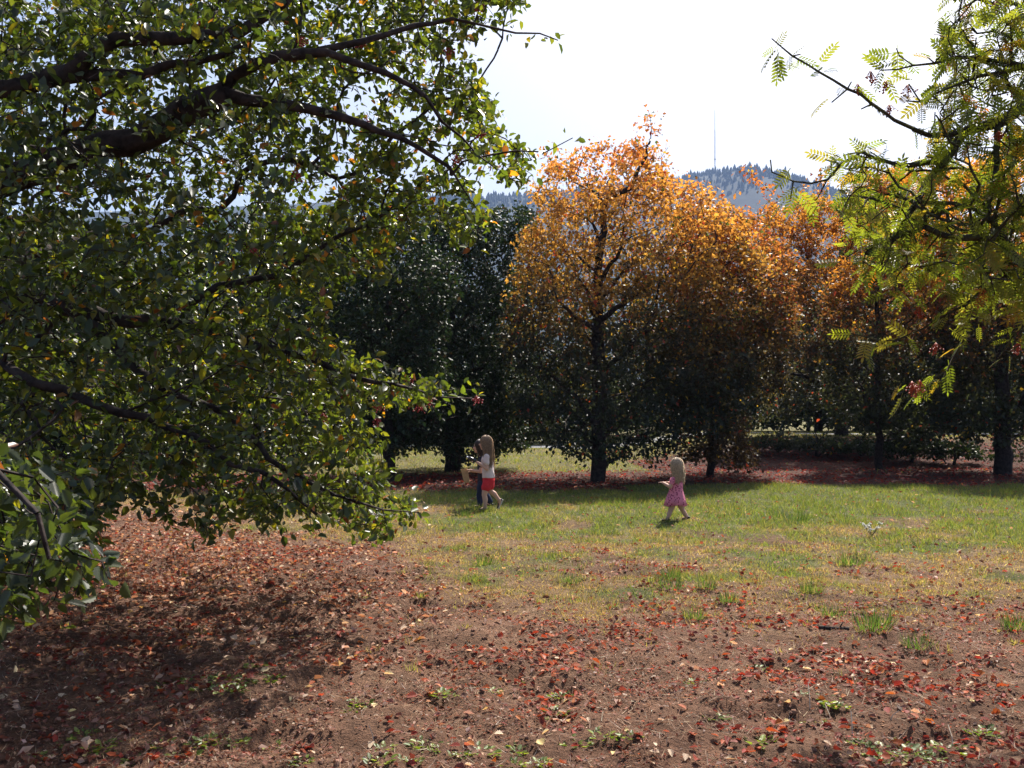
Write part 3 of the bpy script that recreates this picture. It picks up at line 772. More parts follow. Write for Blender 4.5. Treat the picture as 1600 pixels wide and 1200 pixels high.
mid_tree('dark_tree', 'very dark broadleaf tree on a straight trunk nearest the left berry tree', 606, 22.8, .17,
         [(440, 520), (490, 430), (560, 350), (640, 330), (690, 380), (715, 470), (710, 600), (680, 690), (600, 708), (480, 690), (430, 620)],
         1.9, 1600, 15, .125, DARK, M_dark, seed=6, clump=.3)
mid_tree('dark_tree', 'dark bluish green tree with low sweeping branches behind the girl in red shorts', 707, 27.0, .26,
         [(590, 470), (640, 380), (700, 330), (760, 330), (828, 325), (836, 370), (800, 400), (835, 470), (842, 600), (830, 690), (800, 722), (760, 725), (640, 700), (600, 640)],
         2.8, 2000, 15, .14, DARK, M_dark, seed=7, clump=.3)
# back row beyond the sunlit strip and the path
back = [(-9.3, 34, 300, 'dark tree close behind the berry tree, left of the dark pair'), (-17, 35, 330, 'dark tree behind the berry tree near the left edge'),
        (-14.5, 26, 560, 'dull green tree behind the left berry tree, short of the far row'),
        (-27, 50, 520, 'far dark tree behind the left end of the sunlit grass'),
        (-17, 54, 440, 'far dark tree seen through the berry tree'),
        (-8, 52, 400, 'far dark tree behind the dark trees left of centre'),
        (0.5, 55, 400, 'far dark tree behind the girl in red shorts'),
        (8.5, 54, 420, 'far dark tree behind the golden orange tree'),
        (14.5, 44, 420, 'far dark tree behind the grey path'),
        (21.5, 42.5, 400, 'far dark tree behind the bank at the right'),
        (29, 43, 380, 'far dark tree beyond the right edge trunk')]
for k, (X, d, ytop, lab) in enumerate(back):
    px = 800+X/d*FPX; w = 5.2*FPX/d; yb = 650-(h1(X, d)+.15-CAM_H)/d*FPX; yt = ytop if d > 30 else 360
    mid_tree('background_tree', lab, px, d, .22, [(px-w*.85, yb), (px-w, yb-40), (px-w*.9, (yb+yt)/2), (px-w*.5, yt+30), (px+w*.1, yt), (px+w*.6, yt+40), (px+w, (yb+yt)/2), (px+w*.98, yb-40), (px+w*.85, yb)],
             4.2, 520, 14, .30, DARK2, M_dark, group='trees beyond the path', seed=20+k, seg=.4, clump=.2, cs=.03, rleaf=.02, jit=.25)

shrubs = [(-33, 'dark shrub at the far left end of the hedge row'), (-26, 'dark shrub second from the left in the far hedge row'), (-19.5, 'dark shrub behind the berry tree in the far hedge row'), (-13, 'dark shrub left of the dark trees in the far hedge row'),
          (-7, 'dark shrub behind the left dark trunk in the far hedge row'), (-1.5, 'dark shrub behind the girl in the far hedge row'), (4, 'dark shrub left of the golden tree trunk in the far hedge row'), (9.5, 'dark shrub right of the golden tree trunk in the far hedge row'),
          (15, 'dark shrub at the near bend of the grey path'), (20.5, 'dark shrub behind the bank tree'), (26, 'dark shrub behind the thin dark trunk at right'), (32, 'dark shrub behind the thickest right trunk')]
for k, (X, lab) in enumerate(shrubs):
    d = 58 - (.0 if X < 5 else min(12, (X-5)*1.1)); px = 800+X/d*FPX; w = 4.3*FPX/d; yb = 650-(h1(X, d)+.05-CAM_H)/d*FPX; yt = yb-(4.5+1.5*random.random())*FPX/d
    mid_tree('hedge_shrub', lab, px, d, .10, [(px-w, yb), (px-w*1.05, (yb+yt)/2), (px-w*.6, yt+12), (px, yt), (px+w*.6, yt+10), (px+w*1.05, (yb+yt)/2), (px+w, yb)],
             2.6, 300, 9, .30, DARK2, M_dark, group='far hedge row', seed=50+k, seg=.4, clump=.1, cs=.03, rleaf=.02, jit=.25, nlimbs=4, cat='shrub')

for k, (px, d, hh, ww, lab) in enumerate([(1215, 30.5, .45, 1.3, 'low dark shrub on the bank right of the russet drooping tree'), (1275, 30, .42, 1.2, 'low dark shrub on the bank below the grey path'), (1345, 30, .35, 1.0, 'low dark shrub at the foot of the bank tree'),
        (1425, 29, .95, 1.2, 'low dark shrub right of the thin dark trunk'), (1490, 28.5, .7, 1.0, 'low dark shrub left of the thickest trunk'), (1625, 28, 1.3, 1.5, 'low dark shrub at the right edge of the frame')]):
    X = (px-800)*d/FPX; yb = 650-(h1(X, d)+.03-CAM_H)/d*FPX; w = ww*FPX/d; yt = yb-hh*FPX/d
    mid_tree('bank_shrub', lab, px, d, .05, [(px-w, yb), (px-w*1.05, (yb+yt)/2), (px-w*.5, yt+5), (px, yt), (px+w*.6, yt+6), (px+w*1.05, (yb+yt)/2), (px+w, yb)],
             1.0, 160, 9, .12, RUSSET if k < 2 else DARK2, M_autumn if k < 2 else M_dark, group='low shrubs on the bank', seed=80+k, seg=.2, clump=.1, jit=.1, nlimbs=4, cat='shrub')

# ------------------------------------------------------------------ grass
def grass_band(d0, d1, dens, w, h, tmpl, seed, xlim=None):
    r = np.random.default_rng(seed)
    xm = .58*d1+1.5
    n = int((d1-d0)*2*xm*dens); y = r.uniform(d0, d1, n); x = r.uniform(-xm, xm, n)
    k = np.abs(x) < .58*y+1.5; x, y = x[k], y[k]
    c, g, l = zone(x, y)
    cl = fbm(x, y, 3.3, 61)
    keep = r.random(len(x)) < c*(.25+1.2*sstep(.3, .65, cl)); x, y, g, cl = x[keep], y[keep], g[keep], cl[keep]
    n = len(x); z = height(x, y)-.004
    gg = np.clip(g+r.normal(0, .28, n), 0, 1)[:, None]
    dry = pick(r, n, [(.30, .21, .12), (.21, .13, .075), (.40, .31, .20), (.15, .085, .05)], [.4, .3, .15, .15]); grn = pick(r, n, [(.085, .13, .028), (.13, .165, .035), (.06, .10, .03), (.17, .17, .05)], [.4, .3, .15, .15])
    col = dry*(1-gg)+grn*gg
    patch = fbm(x, y, 1.6, 63)
    hh = h*r.uniform(.4, 1.15, n)*(.6+.9*sstep(.45, .75, patch)*g+.25*g)
    lean = np.stack([r.normal(0, .55, n), r.normal(0, .55, n), np.ones(n)], 1)*np.array([1, 1, 1.0])
    flat = (r.random(n) < .35*(1-g)); lean[flat, 2] = .25
    nr = r.normal(0, 1, (n, 3)); nr[:, 2] *= .2
    return scatter(*tmpl, np.stack([x, y, z], 1), lean, nr, np.stack([w*r.uniform(.6, 1.3, n), hh, hh], 1), col)
gp = [grass_band(5.6, 9.5, 2500, .0045, .065, BLADE, 71), grass_band(9.5, 14, 1300, .0065, .075, BLADE, 72),
      grass_band(14, 21.5, 650, .010, .085, BLADE1, 73), grass_band(25.5, 46, 75, .022, .11, BLADE1, 74)]
def clumps(n, seed):
    r = np.random.default_rng(seed); cy = 5.6+r.random(n)**1.1*13; cx = r.uniform(-1, 1, n)*(.57*cy+.5); c, g, l = zone(cx, cy)
    k = r.random(n) < np.clip(c*1.0+.10, 0, 1)*(1-l); cx, cy, g = cx[k], cy[k], g[k]; m = r.integers(10, 34, len(cx))
    x = np.repeat(cx, m); y = np.repeat(cy, m); g = np.repeat(g, m); n = len(x); a = r.uniform(0, 6.28, n); q = np.sqrt(r.random(n))*.07
    x = x+np.cos(a)*q; y = y+np.sin(a)*q; h = r.uniform(.03, .09, n)*(.65+.5*g)
    gg = np.clip(.45+.5*g+r.normal(0, .22, n), 0, 1)[:, None]; col = pick(r, n, [(.30, .21, .12), (.21, .13, .075)], [.6, .4])*(1-gg)+pick(r, n, [(.075, .12, .026), (.11, .155, .035), (.05, .085, .026)], [.5, .3, .2])*gg
    return scatter(*BLADE, np.stack([x, y, height(x, y)-.004], 1), np.stack([np.cos(a)*r.uniform(.3, 1.7, n), np.sin(a)*r.uniform(.3, 1.7, n), np.ones(n)], 1), np.stack([-np.cos(a), -np.sin(a), np.full(n, .3)], 1), np.stack([r.uniform(.004, .009, n), h, h], 1), col)
gp.append(clumps(1500, 75))
V, L, S, C = merge(gp)
print('grass faces', len(S))
tag(link('grass', mesh_np('grass', V, L, S, C), M_grass), 'patchy green and straw coloured meadow grass', 'grass', kind='stuff')

# dead grass stems and straw lying on the bare soil
def straw(n, seed):
    r = np.random.default_rng(seed); y = 3.6+(r.random(n)**.8)*7.5; x = r.uniform(-1, 1, n)*(.58*y+.6)
    c, g, l = zone(x, y); keep = (r.random(n) < (1-c)) & (fbm(x, y, 2.2, 81) > .36); x, y = x[keep], y[keep]; n = len(x)
    ax = np.stack([r.normal(0, 1, n), r.normal(0, 1, n), np.abs(r.normal(0, .22, n))+.02], 1)
    hh = r.uniform(.03, .11, n)
    return scatter(*BLADE, np.stack([x, y, height(x, y)+.006], 1), ax, np.tile([0, 0, 1.], (n, 1))+r.normal(0, .3, (n, 3)), np.stack([r.uniform(.002, .004, n), hh, hh*.3], 1), pick(r, n, [(.34, .25, .16), (.22, .14, .09), (.42, .36, .28), (.12, .07, .05)], [.35, .35, .12, .18]))
V, L, S, C = straw(26000, 82)
tag(link('dead_grass', mesh_np('dead_grass', V, L, S, C), M_litter), 'dry straw and dead stems strewn over the bare soil', 'straw', kind='stuff')

# ------------------------------------------------------------------ leaf litter
CURL = (np.array([(0, 0, 0), (.30, .3, .16), (.22, .75, .10), (0, 1, -.06), (-.22, .75, .14), (-.30, .3, .10), (0, .5, -.05)]),
        [(0, 1, 6), (1, 2, 6), (2, 3, 6), (3, 4, 6), (4, 5, 6), (5, 0, 6)])
REDS = [(.22, .035, .024), (.32, .075, .03), (.15, .04, .03), (.18, .085, .06), (.48, .34, .24)]
def litter():
    r = np.random.default_rng(91); parts = []
    # foreground
    n = 30000; y = 3.5+(r.random(n)**.85)*8; x = r.uniform(-1, 1, n)*(.58*y+.8)
    c, g, l = zone(x, y)
    clumpy = sstep(.50, .62, fbm(x, y, 1.9, 92)*.7+fbm(x, y, 5.5, 93)*.3+.06*sstep(0, 2.5, x))
    p = (1-c)*(.07+.93*clumpy)*.95+c*.05
    p = p*np.where(x < -1.6, 1.5, 1); p = p*np.where((y > 4.6) & (x < 0) & (x > -1.8), .55, 1)
    k = r.random(n) < p; x, y = x[k], y[k]; n = len(x)
    ax = np.stack([r.normal(0, 1, n), r.normal(0, 1, n), r.normal(0, .25, n)], 1); nr = np.stack([r.normal(0, .5, n), r.normal(0, .5, n), np.ones(n)], 1)
    rightish = sstep(-1, 1.5, x)[:, None]
    col = pick(r, n, REDS, [.30, .20, .22, .22, .06], .35)*rightish + pick(r, n, REDS, [.10, .14, .26, .36, .14], .35)*(1-rightish)
    sc = r.uniform(.022, .058, n)
    parts.append(scatter(*CURL, np.stack([x, y, height(x, y)+.010+.25*np.abs(r.normal(0, .02, n))], 1), ax, nr, np.stack([sc, sc, sc*r.uniform(.6, 2.2, n)], 1), col))
    # beneath the left tree
    n = 33000; x = r.uniform(-9.5, -.6, n); y = r.uniform(5.5, 16.5, n); c, g, l = zone(x, y)
    k = r.random(n) < (1-c)*np.exp(-(((x+4.6)/4.2)**2+((y-10)/4.6)**2))*(.5+.9*fbm(x, y, 1.4, 94)); x, y = x[k], y[k]; n = len(x)
    ax = np.stack([r.normal(0, 1, n), r.normal(0, 1, n), r.normal(0, .25, n)], 1); nr = np.stack([r.normal(0, .55, n), r.normal(0, .55, n), np.ones(n)], 1)
    col = pick(r, n, [(.20, .10, .06), (.30, .175, .11), (.12, .05, .035), (.46, .33, .23), (.20, .045, .03), (.36, .23, .06)], [.32, .24, .24, .11, .07, .02], .3)
    sc = r.uniform(.028, .07, n)
    parts.append(scatter(*CURL, np.stack([x, y, height(x, y)+.012+np.abs(r.normal(0, .012, n))], 1), ax, nr, np.stack([sc, sc, sc*r.uniform(.6, 2., n)], 1), col))
    # beneath the middle trees
    n = 22000; y = r.uniform(18.5, 33, n); x = r.uniform(-1, 1, n)*(.6*y+1); c, g, l = zone(x, y)
    k = r.random(n) < l*(.35+.9*fbm(x, y, .9, 95))*np.where(x < -9, .7, 1); x, y = x[k], y[k]; n = len(x)
    ax = np.stack([r.normal(0, 1, n), r.normal(0, 1, n), r.normal(0, .25, n)], 1); nr = np.stack([r.normal(0, .5, n), r.normal(0, .5, n), np.ones(n)], 1)
    col = pick(r, n, [(.18, .028, .025), (.23, .048, .03), (.11, .028, .025), (.32, .12, .05), (.36, .23, .15)], [.42, .27, .24, .05, .02], .3)
    sc = r.uniform(.06, .10, n)
    parts.append(scatter(*CURL, np.stack([x, y, height(x, y)+.015+np.abs(r.normal(0, .015, n))], 1), ax, nr, sc, col))
    # odd leaves over the grass
    n = 1500; y = r.uniform(7, 20, n); x = r.uniform(-1, 1, n)*(.58*y+1)
    ax = np.stack([r.normal(0, 1, n), r.normal(0, 1, n), r.normal(0, .3, n)], 1); nr = np.stack([r.normal(0, .5, n), r.normal(0, .5, n), np.ones(n)], 1)
    sc = r.uniform(.04, .075, n)
    parts.append(scatter(*CURL, np.stack([x, y, height(x, y)+.03], 1), ax, nr, sc, pick(r, n, [(.22, .08, .04), (.16, .08, .05), (.4, .3, .2)], [.5, .35, .15])))
    V, L, S, C = merge(parts); print('litter leaves', len(S)//6)
    tag(link('leaf_litter', mesh_np('leaf_litter', V, L, S, C), M_litter), 'red and brown fallen leaves scattered under the trees and over the soil', 'leaf litter', kind='stuff')
litter()

def debris():
    r = np.random.default_rng(98); n = 125000
    y = 3.6+r.random(n)**1.15*8.0; x = r.uniform(-1, 1, n)*(.575*y+.4); c, g, l = zone(x, y)
    cl = fbm(x, y, 2.4, 99)
    k = r.random(n) < (1-.8*c)*(.15+1.1*sstep(.34, .62, cl))*.8; x, y, cl = x[k], y[k], cl[k]; n = len(x)
    ax = np.stack([r.normal(0, 1, n), r.normal(0, 1, n), r.normal(0, .35, n)], 1); nr = np.stack([r.normal(0, .6, n), r.normal(0, .6, n), np.ones(n)], 1)
    red = sstep(-1.5, 2, x+(cl-.5)*4)[:, None]
    col = pick(r, n, [(.22, .04, .028), (.15, .075, .052), (.26, .15, .105), (.08, .04, .03), (.46, .35, .27), (.32, .09, .04)], [.20, .28, .16, .22, .05, .09], .35)*red + pick(r, n, [(.16, .08, .055), (.25, .145, .10), (.08, .04, .03), (.46, .35, .27), (.20, .055, .035)], [.36, .24, .22, .08, .10], .35)*(1-red)
    sc = np.exp(r.normal(-4.35, .45, n))
    D = (np.array([(0, 0, 0), (.42, .5, .12), (0, 1, 0), (-.42, .5, .18)]), [(0, 1, 2), (0, 2, 3)])
    V, L, S, C = scatter(*D, np.stack([x, y, height(x, y)+.006+np.abs(r.normal(0, .006, n))], 1), ax, nr, np.stack([sc*r.uniform(.3, 1.2, n), sc*r.uniform(.8, 1.6, n), sc], 1), col)
    tag(link('plant_debris', mesh_np('plant_debris', V, L, S, C), M_litter), 'fine crumbs of broken leaves and bark on the foreground soil', 'debris', kind='stuff')
debris()

def clods():
    r = np.random.default_rng(96); n = 7000
    bm = bmesh.new(); bmesh.ops.create_icosphere(bm, subdivisions=1, radius=1)
    tv = np.array([tuple(v.co) for v in bm.verts]); tf = [tuple(v.index for v in f.verts) for f in bm.faces]; bm.free()
    y = 3.6+r.random(n)**.9*6.5; x = r.uniform(-1, 1, n)*(.58*y+.5); c, g, l = zone(x, y)
    k = r.random(n) < (1-c)*sstep(.36, .62, fbm(x, y, 2.6, 97)); x, y = x[k], y[k]; n = len(x)
    tvn = np.random.default_rng(4).normal(0, .22, tv.shape)
    sc = np.exp(r.normal(-4.95, .45, n)); sc = np.minimum(sc, .028)
    V, L, S, C = scatter(tv+tvn, tf, np.stack([x, y, height(x, y)+sc*.25], 1), r.normal(0, 1, (n, 3)), r.normal(0, 1, (n, 3)), np.stack([sc, sc*r.uniform(.6, 1.3, n), sc*r.uniform(.6, 1.1, n)], 1), np.ones((n, 3)))
    tag(link('soil_clods', mesh_np('soil_clods', V, L, S, None, True), M_clod), 'crumbled brown soil clods on the bare ground', 'soil', kind='stuff')
clods()

def gnd(px, py):
    d = CAM_H*FPX/(py-650.0)
    for _ in range(4):
        x = (px-800)*d/FPX; d = (CAM_H-h1(x, d))*FPX/(py-650.0)
    x = (px-800)*d/FPX; return x, d, h1(x, d)

# single fallen leaves that stand out
def fallen():
    R = random.Random(5)
    def mk(col):
        tv, tf = LOBED; tv = tv.copy(); tv[:, 2] += .35*tv[:, 0]**2 + .25*np.sin(tv[:, 1]*3)*tv[:, 0]
        me = mesh_np('fallen_leaf', tv, np.concatenate([np.array(f) for f in tf]), [len(f) for f in tf], np.tile(col, (len(tv), 1))); me.materials.append(M_litter); return me
    pale = [mk((.62, .50, .22)), mk((.60, .47, .33)), mk((.66, .56, .30)), mk((.55, .42, .30))]; red = [mk((.22, .04, .022)), mk((.30, .075, .025)), mk((.17, .03, .02)), mk((.36, .12, .03))]
    def put(px, py, me, s, label, group):
        x, y, z = gnd(px, py); o = bpy.data.objects.new('fallen_leaf', me); COL.objects.link(o)
        o.location = (x, y, z+.018); o.rotation_euler = (R.uniform(-.45, .45), R.uniform(-.45, .45), R.uniform(0, 6.28)); o.scale = (s, s, s*R.uniform(.8, 1.8))
        tag(o, label, 'leaf', group)
    named = [(600, 1057, 'pale yellow fallen leaf at lower left centre, beside a dark crumb of soil'), (848, 1168, 'pair-like pale yellow leaf near the bottom edge, centre'), (583, 1103, 'cream fallen leaf beside the green weed, lower left of centre'),
             (586, 1160, 'tan fallen leaf above the leafy weed near the bottom edge'), (345, 968, 'small yellow fallen leaf on the litter below the berry tree'), (370, 1003, 'yellow fallen leaf left of the bare brown patch'),
             (1173, 1087, 'white curled fallen leaf right of centre in the foreground'), (1103, 1086, 'pale fallen leaf, the left of a pair right of centre'), (1253, 1048, 'cream oval leaf on the bare soil at right'),
             (1393, 1037, 'cream leaf on bare soil below the tall grass tuft'), (790, 891, 'yellow leaf lying on the straw grass, centre'), (628, 956, 'white leaf at the edge of the litter, left of centre'),
             (100, 1088, 'whitish leaf in the shade at far left'), (148, 1096, 'cream leaf in the shade at lower left'), (250, 1078, 'long pale leaf beside the weed patch at lower left'), (787, 1148, 'white upturned leaf near the bottom, just left of centre')]
    for px, py, lab in named: put(px, py, R.choice(pale), R.uniform(.045, .065), lab, 'pale fallen leaves')
    for k in range(110):
        px = R.uniform(10, 1590); py = 930+270*R.random()
        if zone(*[np.array([q]) for q in gnd(px, py)[:2]])[0][0] > .5: continue
        put(px, py, R.choice(pale), R.uniform(.028, .048), 'small pale dry leaf lying on the brown foreground soil', 'small pale leaves on the soil')
    n = 0
    while n < 150:
        px = R.uniform(350, 1590); py = 990+205*R.random()
        x, y, z = gnd(px, py)
        if fbm(np.array([x]), np.array([y]), 1.9, 92)[0]+.08*(x > .5) < .5: continue
        put(px, py, R.choice(red), R.uniform(.04, .07), 'rust red curled leaf among the foreground leaf litter', 'red leaves on the soil'); n += 1
fallen()

# ------------------------------------------------------------------ weeds, tufts, stalks, a stick
def plants():
    R = np.random.default_rng(33)
    def clump_mesh(n, l, w, spread, cols, probs, upright, tmpl):
        a = R.uniform(0, 6.28, n); rad = spread*np.sqrt(R.random(n))
        pos = np.stack([np.cos(a)*rad, np.sin(a)*rad, R.uniform(0, l*.35, n)*(upright < 1.2)], 1)
        a2 = a+R.normal(0, .6, n)
        ax = np.stack([np.cos(a2), np.sin(a2), R.uniform(.3, 1.2, n)*upright], 1); nr = np.stack([-np.cos(a2)*.6, -np.sin(a2)*.6, np.ones(n)], 1)+R.normal(0, .3, (n, 3))
        s = l*R.uniform(.5, 1.1, n)
        return scatter(*tmpl, pos, ax, nr, np.stack([s*w, s, s], 1), pick(R, n, cols, probs))
    greens = [(.08, .12, .025), (.13, .17, .03), (.19, .22, .04)]
    weeds = [clump_mesh(30, .038, 1.0, .08, greens, [.4, .4, .2], .8, OVATE) for _ in range(4)]
    tufts = [clump_mesh(110, .12, .05, .10, [(.05, .09, .022), (.085, .135, .03), (.22, .18, .09)], [.5, .38, .12], 1.25, BLADE) for _ in range(3)]
    wm = [mesh_np('weed', *w) for w in weeds]; tm = [mesh_np('tuft', *w) for w in tufts]
    for m in wm+tm: m.materials.append(M_weed)
    def put(name, me, px, py, s, label, cat, group):
        x, y, z = gnd(px, py); o = bpy.data.objects.new(name, me); COL.objects.link(o); o.location = (x, y, z-.005)
        o.rotation_euler = (0, 0, R.uniform(0, 6.28)); o.scale = (s, s, s*R.uniform(.8, 1.2)); tag(o, label, cat, group)
    ORD = ['first', 'second', 'third', 'fourth', 'fifth', 'sixth', 'seventh', 'eighth', 'ninth', 'tenth', 'eleventh', 'twelfth', 'thirteenth', 'fourteenth', 'fifteenth', 'sixteenth', 'seventeenth', 'eighteenth', 'nineteenth', 'twentieth', 'rightmost']
    W1 = [(265, 1070), (295, 1062), (320, 1078), (345, 1062), (352, 1088), (372, 1078), (400, 1045), (395, 1062), (420, 1060)]
    for k, p in enumerate(sorted(W1)): put('weed', wm[k % 4], *p, R.uniform(.7, 1.2), 'low green weed in the patch on the soil at lower left, ' + ORD[k] + ' from the left', 'weed', 'weeds in the lower left patch')
    W2 = [(345, 1150), (325, 1165), (365, 1160), (110, 1158), (130, 1150), (165, 1172), (215, 1190), (280, 1190), (430, 1165), (470, 1192), (250, 1165), (60, 1185)]
    for k, p in enumerate(sorted(W2)): put('weed', wm[k % 4], *p, R.uniform(.6, 1.1), 'low green weed near the bottom left corner, ' + ORD[k] + ' from the left', 'weed', 'weeds near the bottom left corner')
    W3 = [(558, 1103), (548, 1110), (600, 1170), (590, 1185), (665, 1165), (690, 1172), (720, 1180), (752, 1175), (800, 1195), (640, 1190), (850, 1195), (810, 1168), (545, 1018), (690, 1085), (860, 1115), (820, 1062), (875, 1090), (900, 1165), (770, 1082), (985, 1150), (950, 1158)]
    for k, p in enumerate(sorted(W3)): put('weed', wm[k % 4], *p, R.uniform(.6, 1.2), 'low green weed on the soil in the bottom centre, ' + ORD[k] + ' from the left', 'weed', 'weeds in the bottom centre')
    W4 = [(1295, 1098), (1310, 1104), (1340, 1162), (1355, 1172), (1400, 1165), (1420, 1178), (1440, 1185), (1385, 1190), (1470, 1190), (1480, 1172), (1238, 1122), (1280, 1130), (1190, 1160), (1175, 1042), (1090, 1070), (1250, 1085), (1535, 1145), (1120, 1118)]
    for k, p in enumerate(sorted(W4)): put('weed', wm[k % 4], *p, R.uniform(.6, 1.2), 'low green weed among red leaves at lower right, ' + ORD[k] + ' from the left', 'weed', 'weeds at lower right')
    T1 = [(1362, 985, 1.3, 'bright green grass tuft where grass meets soil, right of the fallen stick'), (1378, 975, 1.1, 'second bright tuft tucked behind the grass tuft right of the stick'), (1436, 1010, 1.0, 'small dark green tuft on the soil right of the bright tuft'), (1300, 962, 1.1, 'spreading green tuft just above the fallen stick'),
          (1245, 816, 1.9, 'bluish green grass clump in the shade edge at right'), (1215, 808, 1.1, 'smaller clump left of the bluish grass clump'), (1330, 882, 1.4, 'grey green tuft in the mid meadow below the white flowers'), (1268, 925, 1.0, 'leafy green tuft in the dry grass right of centre'),
          (1050, 920, 1.2, 'bright green tuft in the dry grass, centre right'), (1135, 943, .9, 'dark green tuft beside the soil edge, centre right'), (1085, 965, .9, 'green tuft on the soil edge below the centre right tuft'), (890, 910, .9, 'dark rosette-like tuft in the dry grass, centre'),
          (755, 882, 1.1, 'dark green tuft in the grass below the girl in red shorts'), (735, 800, 1.5, 'dark green tuft beside the feet of the girl in red shorts'), (725, 806, 1.1, 'low tuft left of the tuft by the girl in red shorts'), (1045, 905, 1.0, 'green tuft behind the bright centre right tuft'), (1585, 985, 1.0, 'green tuft at the right edge of the soil'), (1105, 925, .9, 'thin tuft between the centre right tufts')]
    for k, (px, py, s, lab) in enumerate(T1): put('grass_tuft', tm[k % 3], px, py, s, lab, 'grass tuft', 'grass tufts in the meadow')
    # dry upright stalks
    st = []
    for k, (px, py, h, l) in enumerate([(1266, 1110, .13, (.02, .1)), (1332, 1150, .11, (.01, .05)), (1299, 1128, .07, (0, .1)), (1390, 1125, .05, (.05, 0)), (1490, 1165, .07, (.02, .1)), (585, 1165, .09, (-.03, .02)), (1229, 868, .28, (0, .0))]):
        x, y, z = gnd(px, py); bm = bmesh.new(); p = [Vector((0, 0, -.02)), Vector((l[0]*.3, l[1]*.3, h*.5)), Vector((l[0], l[1], h))]
        for a, b, q in ((p[0], p[1], .0028), (p[1], p[2], .002)):
            bar(bm, a, b, q)
        o = bm_obj('dry_stalk', bm, plain_mat('dry_stalk', (.5, .42, .32), .7, .2, .2, 60) if k == 0 else bpy.data.materials['dry_stalk']); o.location = (x, y, z)
        tag(o, ['tall pale dry stalk standing in red leaves right of centre', 'pale dry stalk leaning over the weeds at lower right', 'short pale stalk between the two taller stalks', 'stubby pale stalk beside the dark hollow at right', 'pale stalk near the bottom right corner', 'thin dry stalk by the weed at bottom left of centre', 'thin dark stalk standing in the mid meadow grass'][k], 'stalk', 'dry stalks')
    # fallen stick
    x, y, z = gnd(1302, 984); bm = bmesh.new(); R2 = random.Random(2); pts = [Vector((-.10+.035*k, R2.gauss(0, .006), .012+R2.gauss(0, .003))) for k in range(7)]
    for a, b in zip(pts, pts[1:]):
        d = b-a; bmesh.ops.create_cone(bm, cap_ends=True, segments=8, radius1=.016, radius2=.014, depth=d.length*1.1, matrix=Matrix.Translation((a+b)/2) @ d.to_track_quat('Z', 'Y').to_matrix().to_4x4())
    bar(bm, pts[4], pts[4]+Vector((.03, .01, .05)), .006)
    o = bm_obj('fallen_stick', bm, M_bark, None, True); o.location = (x, y, z); o.rotation_euler = (0, 0, -.15)
    tag(o, 'short dark stick lying where the grass meets the soil', 'stick')
    # white flowering weed
    x, y, z = gnd(1362, 838); root = empty('flowering_weed', (x, y, z)); tag(root, 'small weed with tiny white flower heads in the mid meadow', 'weed')
    bm = bmesh.new(); heads = []
    for k in range(16):
        a = R.uniform(0, 6.28); l = R.uniform(.08, .19); e = Vector((math.cos(a)*l*.7, math.sin(a)*l*.7, l)); bar(bm, (0, 0, 0), e, .003); heads.append(e)
    bm_obj('stems', bm, plain_mat('weed_stem', (.13, .10, .06), .8, .2, .2, 30), root)
    for e in heads:
        bm = bmesh.new()
        for q in range(6):
            bmesh.ops.create_icosphere(bm, subdivisions=1, radius=.008, matrix=Matrix.Translation((R.normal(0, .012), R.normal(0, .012), R.normal(0, .005))))
        o = bm_obj('flower_head', bm, bpy.data.materials.get('white_petal') or plain_mat('white_petal', (.7, .68, .6), .7, .2, .1, 30), root); o.location = e
plants()

# ------------------------------------------------------------------ people
M_skin = plain_mat('skin', (.55, .33, .24), .55, .35, .06, 20)
M_white = plain_mat('white_cotton', (.74, .62, .58), .8, .2, .05, 30, trans=.15)
M_red = plain_mat('red_cotton', (.55, .03, .04), .8, .2, .1, 30)
M_navy = plain_mat('navy_denim', (.022, .03, .065), .85, .2, .2, 60)
M_darktop = plain_mat('dark_jersey', (.03, .03, .04), .85, .2, .2, 40)
M_hair1 = plain_mat('light_brown_hair', (.38, .25, .15), .4, .5, .3, 45, trans=.3)
M_hair2 = plain_mat('blonde_hair', (.68, .53, .36), .4, .5, .25, 45, trans=.3)
M_hair3 = plain_mat('dark_brown_hair', (.035, .022, .016), .45, .5, .25, 45)
M_shoe = plain_mat('black_shoe', (.02, .02, .022), .5, .4, .2, 30)
M_sole = plain_mat('pale_sole', (.55, .5, .45), .7, .3, .1, 30)
M_paper = plain_mat('brown_paper', (.50, .36, .20), .85, .2, .12, 18, bump=.004, trans=.2)
M_black = plain_mat('black_plastic', (.02, .02, .024), .25, .6, .2, 30)
M_eye = plain_mat('dark_eye', (.02, .015, .012), .2, .5, .1, 30)
M_lip = plain_mat('lip', (.45, .18, .15), .5, .4, .05, 30)
def pink_dress_mat():
    m = plain_mat('pink_print_cotton', (.78, .27, .38), .8, .2, .06, 20, trans=.2); nt = m.node_tree; N = nt.nodes; L = nt.links
    tc = N.new('ShaderNodeTexCoord'); vo = N.new('ShaderNodeTexVoronoi'); vo.inputs['Scale'].default_value = 30
    L.new(tc.outputs['Object'], vo.inputs['Vector'])
    lt = N.new('ShaderNodeMath'); lt.operation = 'LESS_THAN'; lt.inputs[1].default_value = .36; L.new(vo.outputs['Distance'], lt.inputs[0])
    mx = N.new('ShaderNodeMix'); mx.data_type = 'RGBA'; mx.inputs['B'].default_value = (.34, .05, .12, 1)
    cr = [n for n in N if n.type == 'VALTORGB'][0]; L.new(lt.outputs[0], mx.inputs['Factor']); L.new(cr.outputs[0], mx.inputs['A'])
    for n in N:
        if n.type == 'BSDF_PRINCIPLED': L.new(mx.outputs['Result'], n.inputs['Base Color'])
        if n.type == 'BSDF_TRANSLUCENT': L.new(mx.outputs['Result'], n.inputs['Color'])
    return m
M_pink = pink_dress_mat()

